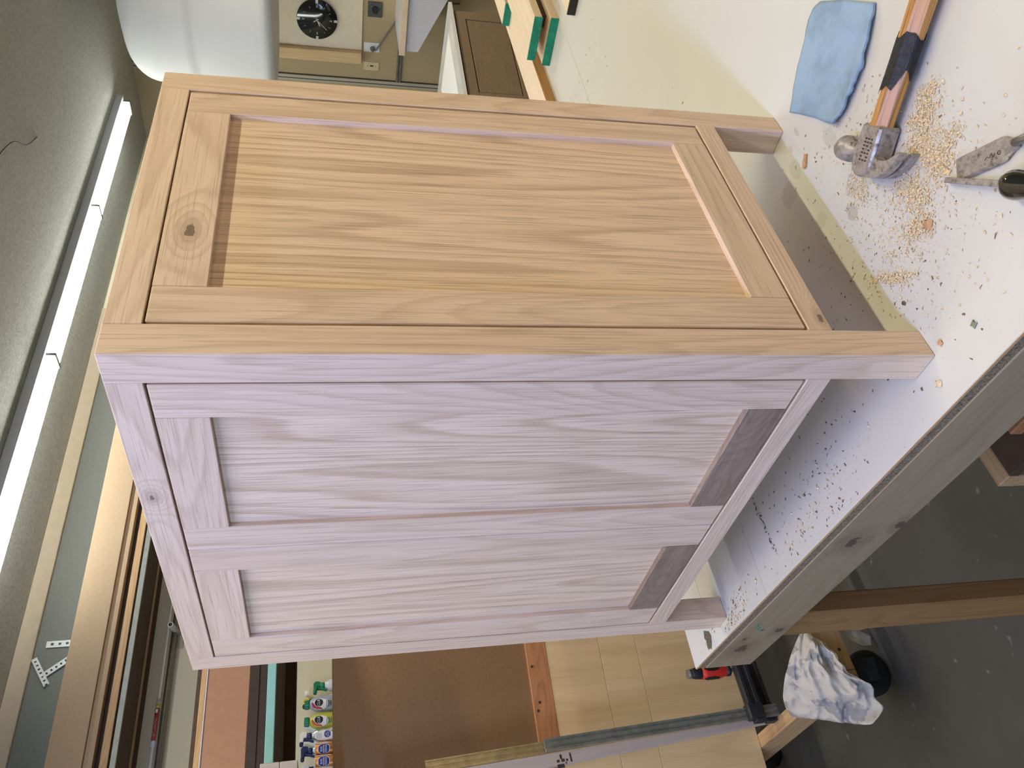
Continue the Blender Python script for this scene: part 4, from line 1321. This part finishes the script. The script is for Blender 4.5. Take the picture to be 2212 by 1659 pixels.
# ------------------------------------------------------------------ rag, papers at the cart corner
def rag():
    t = bmesh.new()
    NU, NV = 64, 44
    # boundary curves of the draped cloth
    A = bez([(0.285, 1.405, -0.622), (0.235, 1.435, -0.585), (0.185, 1.50, -0.570), (0.150, 1.575, -0.590), (0.125, 1.63, -0.628)], 16)      # along the beams' top
    B = bez([(0.225, 1.370, -0.655), (0.165, 1.365, -0.665), (0.100, 1.340, -0.700), (0.065, 1.365, -0.745), (0.03, 1.44, -0.725)], 16)     # hanging hem
    def at(curve, s):
        f = s * (len(curve) - 1)
        i = min(int(f), len(curve) - 2)
        return curve[i].lerp(curve[i + 1], f - i)
    g, g2 = [], []
    for i in range(NU + 1):
        u = i / NU
        ra, rb2 = [], []
        for j in range(NV + 1):
            v = j / NV
            p = at(A, u).lerp(at(B, u), v)
            bulge = math.sin(PI * min(1, v * 1.25)) if v < 0.8 else math.sin(PI)
            out = Vector((-0.55, -0.75, 0.35)).normalized()
            q = Vector((u * 1.3 + v * 0.5, v * 2.8 - u * 0.9, 4.3))
            fold = 1.0 - abs(mnoise.noise(q * 1.5)) * 2.2
            fold2 = 1.0 - abs(mnoise.noise(q * 3.4 + Vector((5, 2, 1)))) * 2.0
            fine = mnoise.noise(Vector((u * 30, v * 22, 2)))
            edge = smoothstep(0, 0.06, u) * smoothstep(0, 0.06, 1 - u)
            p = p + out * (0.030 * math.sin(PI * v) + 0.036 * fold * (0.3 + 0.7 * v) + 0.014 * fold2 + 0.003 * fine) * (0.4 + 0.6 * edge)
            p += (0.035 * mnoise.noise(Vector((u * 3.5, 0, 5))) + 0.02 * mnoise.noise(Vector((u * 9, 0, 8)))) * smoothstep(0.55, 1.0, v) * Vector((0.1, -0.3, -0.9))
            ra.append(t.verts.new(p))
            rb2.append(t.verts.new(p - out * 0.0018))
        g.append(ra)
        g2.append(rb2)
    for i in range(NU):
        for j in range(NV):
            f = t.faces.new((g[i][j], g[i + 1][j], g[i + 1][j + 1], g[i][j + 1]))
            f.smooth = True
            f = t.faces.new((g2[i][j], g2[i][j + 1], g2[i + 1][j + 1], g2[i + 1][j]))
            f.smooth = True
    for i in range(NU):
        t.faces.new((g[i][0], g2[i][0], g2[i + 1][0], g[i + 1][0]))
        t.faces.new((g[i][NV], g[i + 1][NV], g2[i + 1][NV], g2[i][NV]))
    for j in range(NV):
        t.faces.new((g[0][j], g[0][j + 1], g2[0][j + 1], g2[0][j]))
        t.faces.new((g[NU][j], g2[NU][j], g2[NU][j + 1], g[NU][j + 1]))
    m = MB()
    m._add(t)
    return m.build('paint_rag', rag_cloth)


tag(rag(), 'crumpled off-white cotton rag with grey paint stains draped over the cart corner', 'rag')


def paper(p, pts, label):
    t = bmesh.new()
    vs = [t.verts.new(Vector(p) + Vector(q)) for q in pts]
    vb = [t.verts.new(v.co + Vector((0.0004, 0.0006, -0.0004))) for v in vs]
    n = len(vs)
    c = Vector((0, 0, 0))
    for v in vs: c += v.co
    cv = t.verts.new(c / n + Vector((-0.004, -0.004, 0.006)))
    cb_ = t.verts.new(cv.co + Vector((0.0004, 0.0006, -0.0004)))
    for k in range(n):
        t.faces.new((cv, vs[k], vs[(k + 1) % n]))
        t.faces.new((cb_, vb[(k + 1) % n], vb[k]))
        t.faces.new((vs[k], vb[k], vb[(k + 1) % n], vs[(k + 1) % n]))
    m = MB()
    m._add(t)
    return tag(m.build('paper_scrap', label_white), label, 'paper', 'paper scraps under the cart')


paper((0.262, 1.455, -0.825), [(0.030, 0.01, 0.030), (-0.005, -0.008, 0.035), (-0.025, -0.008, 0.005), (-0.018, 0.015, -0.040), (0.012, 0.02, -0.054), (0.034, 0.014, -0.014)], 'torn white paper scrap standing on the floor under the cart beam by the caster')
paper((0.297, 1.465, -0.838), [(0.02, 0.008, 0.055), (0.0, -0.004, 0.06), (-0.009, -0.003, 0.0), (0.0, 0.008, -0.041), (0.015, 0.009, -0.025)], 'narrow rolled white paper scrap standing behind the torn scrap under the cart')

# ------------------------------------------------------------------ bottles on the wall shelf
bs = empty('bottle_shelf', (0.6, 3.1, 0.6), 'low wall shelf holding cleaning bottles behind the brown cart panel', 'shelf')
MB().box(-0.45, 1.8, 2.90, YW - .001, 0.575, 0.595, 0.001).build('shelf_board', dark_brown, bs)
for xx in (-0.40, 1.75):
    MB().box(xx, xx + 0.02, 2.95, YW - .001, 0.45, 0.575, 0.001).build('shelf_bracket', white_metal, bs)
SZ = 0.5955
GB = 'cleaning bottles on the low wall shelf'


def face_dir(x, y):
    d = Vector((CAM_LOC[0] - x, CAM_LOC[1] - y, 0)).normalized()
    return d


def wrapper(x, y, r, z, turn=0.0):
    n = face_dir(x, y)
    n = (Matrix.Rotation(turn, 3, 'Z') @ n)
    t_ = Vector((-n.y, n.x, 0))     # to the viewer's right
    def f(u, v, w):
        a = u / r
        return Vector((x, y, z)) + (n * math.cos(a) + t_ * math.sin(a)) * (r + w) + Vector((0, 0, v))
    return f


def patch(name, f, poly, mat, parent, w=0.0003, n=6):
    """Polygon patch (star-shaped about its centre) wrapped on a bottle."""
    t = bmesh.new()
    cx = sum(p[0] for p in poly) / len(poly)
    cy = sum(p[1] for p in poly) / len(poly)
    c = t.verts.new(f(cx, cy, w))
    rings = []
    fine = []
    m = len(poly)
    for i in range(m):
        for k in range(3):
            s = k / 3
            fine.append((poly[i][0] * (1 - s) + poly[(i + 1) % m][0] * s, poly[i][1] * (1 - s) + poly[(i + 1) % m][1] * s))
    for j in range(1, n + 1):
        s = j / n
        rings.append([t.verts.new(f(cx + (x - cx) * s, cy + (y - cy) * s, w)) for x, y in fine])
    m = len(fine)
    for k in range(m):
        t.faces.new((c, rings[0][k], rings[0][(k + 1) % m]))
        for j in range(n - 1):
            t.faces.new((rings[j][k], rings[j + 1][k], rings[j + 1][(k + 1) % m], rings[j][(k + 1) % m]))
    mb = MB()
    mb._add(t)
    return mb.build(name, mat, parent)


def ell(cx, cy, rx, ry, n=16):
    return [(cx + rx * math.cos(2 * PI * k / n), cy + ry * math.sin(2 * PI * k / n)) for k in range(n)]


def octa(cx, cy, rx, ry):
    return [(cx + sx * rx * a, cy + sy * ry * b) for sx, sy, a, b in ((1, 1, 1, .45), (1, 1, .5, 1), (-1, 1, .5, 1), (-1, 1, 1, .45), (-1, -1, 1, .45), (-1, -1, .5, 1), (1, -1, .5, 1), (1, -1, 1, .45))]


def T(x, y, z): return Matrix.Translation((x, y, z))


def can(x, y, label):
    r = 0.0245
    root = empty('scouring_can', (x, y, SZ), label, 'can', GB)
    b = MB().lathe([(r - .001, 0), (r, 0.002), (r, 0.118), (r - 0.001, 0.1205), (r - .003, 0.122), (r - .004, 0.1205)], T(x, y, SZ), 32).build('can_body', copper, root)
    MB().lathe([(0.016, 0), (0.0165, 0.001), (0.016, 0.004)], T(x, y, SZ + 0.1205), 24).build('can_lid', label_white, root)
    f = wrapper(x, y, r, SZ + 0.088)
    for off in (-0.030, 0.031):
        patch('white_band', f, [(off - .0045, -0.03), (off + .0045, -0.03), (off + .0045, 0.032), (off - .0045, 0.032)], label_white, b, 0.0002, 3)
    patch('badge_rim', f, octa(0, 0, 0.0215, 0.0235), label_white, b, 0.0004)
    patch('badge', f, octa(0, 0, 0.0195, 0.0215), badge_blue, b, 0.0007)
    for s, v, sz in (('BAR', 0.0100, 0.0105), ('KEEPERS', 0.0005, 0.0082), ('FRIEND', -0.0088, 0.0095)):
        text('lettering', s, sz, lambda u, vv, w, v=v: f(u, vv + v, 0.0011 + w), label_white, b, 0.0002)
    return root


can(0.607, 3.000, 'copper cleanser can with navy badge, nearer the silver bottle of two alike')
can(0.556, 2.995, 'copper cleanser can with navy badge, farther from the silver bottle of two alike')


def capped(x, y, body, swoosh, label, txt_mat):
    root = empty('cleaner_bottle', (x, y, SZ), label, 'bottle', GB)
    r = 0.033
    b = MB().lathe([(r - .002, 0), (r, 0.004), (r, 0.105), (r - .002, 0.122), (r - .010, 0.137), (0.016, 0.145), (0.0145, 0.150)], T(x, y, SZ), 32, sy=0.9).build('bottle_body', body, root)
    capb = MB()
    n = 18
    t = bmesh.new()
    rs = []
    for h, rr in ((0.0, 0.0175), (0.003, 0.019), (0.018, 0.018), (0.021, 0.0165)):
        rs.append([t.verts.new((x + rr * (1 + 0.05 * (k % 2)) * math.cos(PI * k / n), y + rr * (1 + 0.05 * (k % 2)) * math.sin(PI * k / n), SZ + 0.148 + h)) for k in range(2 * n)])
    for a_, b_ in zip(rs, rs[1:]):
        for k in range(2 * n):
            t.faces.new((a_[k], a_[(k + 1) % (2 * n)], b_[(k + 1) % (2 * n)], b_[k]))
    t.faces.new(rs[-1])
    capb._add(t)
    capb.build('cap', cap_green, root)
    f = wrapper(x, y, r, SZ + 0.098)
    patch('label_ground', f, ell(0.000, 0.004, 0.024, 0.034), label_white, b, 0.0003)
    patch('swoosh', f, [(-0.022, -0.006), (-0.020, 0.018), (-0.012, 0.034), (0.002, 0.040), (0.010, 0.037), (-0.004, 0.030), (-0.012, 0.016), (-0.014, 0.0)], swoosh, b, 0.0006)
    patch('oval_mark', f, ell(0.006, 0.010, 0.0155, 0.0175), black_mark, b, 0.0009)
    text('lettering', 'CLR', 0.015, lambda u, v, w: f(u + 0.006, v + 0.010, 0.0012 + w), label_white, b, 0.0002)
    for k in range(3):
        patch('small_print', f, [(-0.014 + k * 0.002, -0.022 - k * 0.008), (0.012, -0.022 - k * 0.008), (0.012, -0.025 - k * 0.008), (-0.014 + k * 0.002, -0.025 - k * 0.008)], txt_mat, b, 0.0005, 2)
    return root


capped(0.800, 3.02, grey_bottle, red_mark, 'grey cleaner bottle with green cap and red swoosh on its label', black_mark)
capped(0.728, 3.02, yellow_bottle, orange_mark, 'yellow-green cleaner bottle with green cap and orange swoosh', cap_green)


def sprayer(x, y, body, head, tip, label, h=0.14, r=0.032, aim=(-0.8, -0.6), badge=False):
    root = empty('spray_bottle', (x, y, SZ), label, 'spray bottle', GB)
    b = MB().lathe([(r - .002, 0), (r, 0.004), (r, h * 0.40), (r * 0.82, h * 0.58), (r * 0.86, h * 0.70), (r * 0.62, h * 0.86), (0.0135, h * 0.95), (0.012, h)], T(x, y, SZ), 32, sy=0.8).build('bottle_body', body, root)
    MB().lathe([(0.0145, 0), (0.015, 0.002), (0.0145, 0.016), (0.011, 0.019)], T(x, y, SZ + h - 0.003), 20).build('collar', head, root)
    a = Vector((aim[0], aim[1], 0)).normalized()
    s = Vector((-a.y, a.x, 0))
    m = Matrix(((a.x, 0, s.x, x), (a.y, 0, s.y, y), (0, 1, 0, SZ + h), (0, 0, 0, 1)))
    hd_ = MB().prism([(-0.020, 0.014), (-0.024, 0.034), (-0.012, 0.044), (0.030, 0.043), (0.034, 0.030), (0.012, 0.026), (0.008, 0.014)], -0.0095, 0.0095, m, 0.002).build('spray_head', tip, root)
    MB().prism([(0.010, 0.028), (0.020, 0.028), (0.022, 0.010), (0.032, -0.012), (0.027, -0.014), (0.015, 0.006)], -0.006, 0.006, m, 0.001).build('trigger', head, hd_)
    MB().cyl(m @ Vector((0.033, 0.0365, 0)), m @ Vector((0.046, 0.0365, 0)), 0.0085, 0.0075, 16).build('nozzle', head, hd_)
    if badge:
        f = wrapper(x, y, r * 0.95, SZ + 0.075)
        patch('label_ground', f, ell(0, 0.012, 0.020, 0.040), label_white, b, 0.0012)
        patch('badge', f, octa(0.004, -0.002, 0.0125, 0.0125), badge_blue, b, 0.0016)
        for st, v, sz in (('BAR', 0.0055, 0.006), ('KEEPERS', 0.000, 0.0050), ('FRIEND', -0.0055, 0.0058)):
            text('lettering', st, sz, lambda u, vv, w, v=v: f(u + 0.004, vv + v - 0.002, 0.0019 + w), label_white, b, 0.0002)
        for k in range(3):
            patch('small_print', f, [(-0.012, 0.040 - k * 0.007), (0.010, 0.040 - k * 0.007), (0.010, 0.038 - k * 0.007), (-0.012, 0.038 - k * 0.007)], conduit, b, 0.0016, 2)
    return root


sprayer(0.668, 3.02, silver, navy, label_white, 'silver spray bottle with navy trigger beside the copper cans', 0.142, 0.036, (-0.9, -0.45), True)
sprayer(0.640, 3.12, silver, navy, navy, 'silver spray bottle with navy head behind the first copper can', 0.140, 0.034, (-0.9, -0.4))
sprayer(0.566, 3.13, clear_white, navy, label_white, 'white spray bottle with navy trigger behind the second copper can', 0.135, 0.034, (-0.9, -0.4))
sprayer(0.885, 3.04, clear_white, cap_green, cap_green, 'frosted white spray bottle with green and white trigger, last of the row', 0.088, 0.030, (-0.9, -0.5))
sprayer(0.852, 3.13, clear_white, black_plastic, yellow_plastic, 'spray bottle with yellow head and black trigger behind the grey bottle', 0.135, 0.028, (-0.7, -0.7))


def carton(x, y, w, d, h, label, mat):
    root = empty('white_jug', (x, y, SZ), label, 'jug', GB)
    b = MB().prism([(-w / 2, 0), (w / 2, 0), (w / 2, h * 0.72), (w * 0.20, h * 0.95), (-w * 0.2, h * 0.95), (-w / 2, h * 0.72)], -d / 2, d / 2, Matrix(((1, 0, 0, x), (0, 0, 1, y), (0, 1, 0, SZ), (0, 0, 0, 1))), 0.004).build('jug_body', mat, root)
    MB().cyl((x, y, SZ + h * 0.93), (x, y, SZ + h * 1.04), 0.014, seg=18).build('cap', label_white, root)


carton(0.90, 3.155, 0.075, 0.06, 0.165, 'cream plastic jug standing behind the green-triggered spray bottle', ivory)
carton(0.760, 3.155, 0.085, 0.06, 0.165, 'pale plastic jug standing behind the green-capped bottles', clear_white)
carton(0.690, 3.165, 0.060, 0.05, 0.175, 'white plastic jug standing behind the silver spray bottle', label_white)

# strip light housings out of the picture, under which the lamps set at the top hang
def dead_strip(x0, x1, yc, label):
    r = empty('strip_light', ((x0 + x1) / 2, yc, CZ), label, 'light', 'fluorescent strip lights')
    MB().box(x0, x1, yc - 0.055, yc + 0.055, 1.968, CZ - 0.001, 0.004).build('housing', lamp_grey, r)


dead_strip(-0.7, 1.8, -0.62, 'strip light housing over the near side of the work table')
dead_strip(-0.6, 2.4, -2.35, 'added fill light housing along the far side of the room')
dead_strip(0.55, 2.85, 1.30, 'strip light housing over the middle of the work table')
dead_strip(-1.55, 0.05, 1.25, 'added fill light housing over the open floor beside the table end')
dead_strip(-1.55, -0.25, -0.15, 'strip light housing nearest the window')
dead_strip(3.35, 4.65, 0.20, 'short added fill light housing near the end wall with the clock')
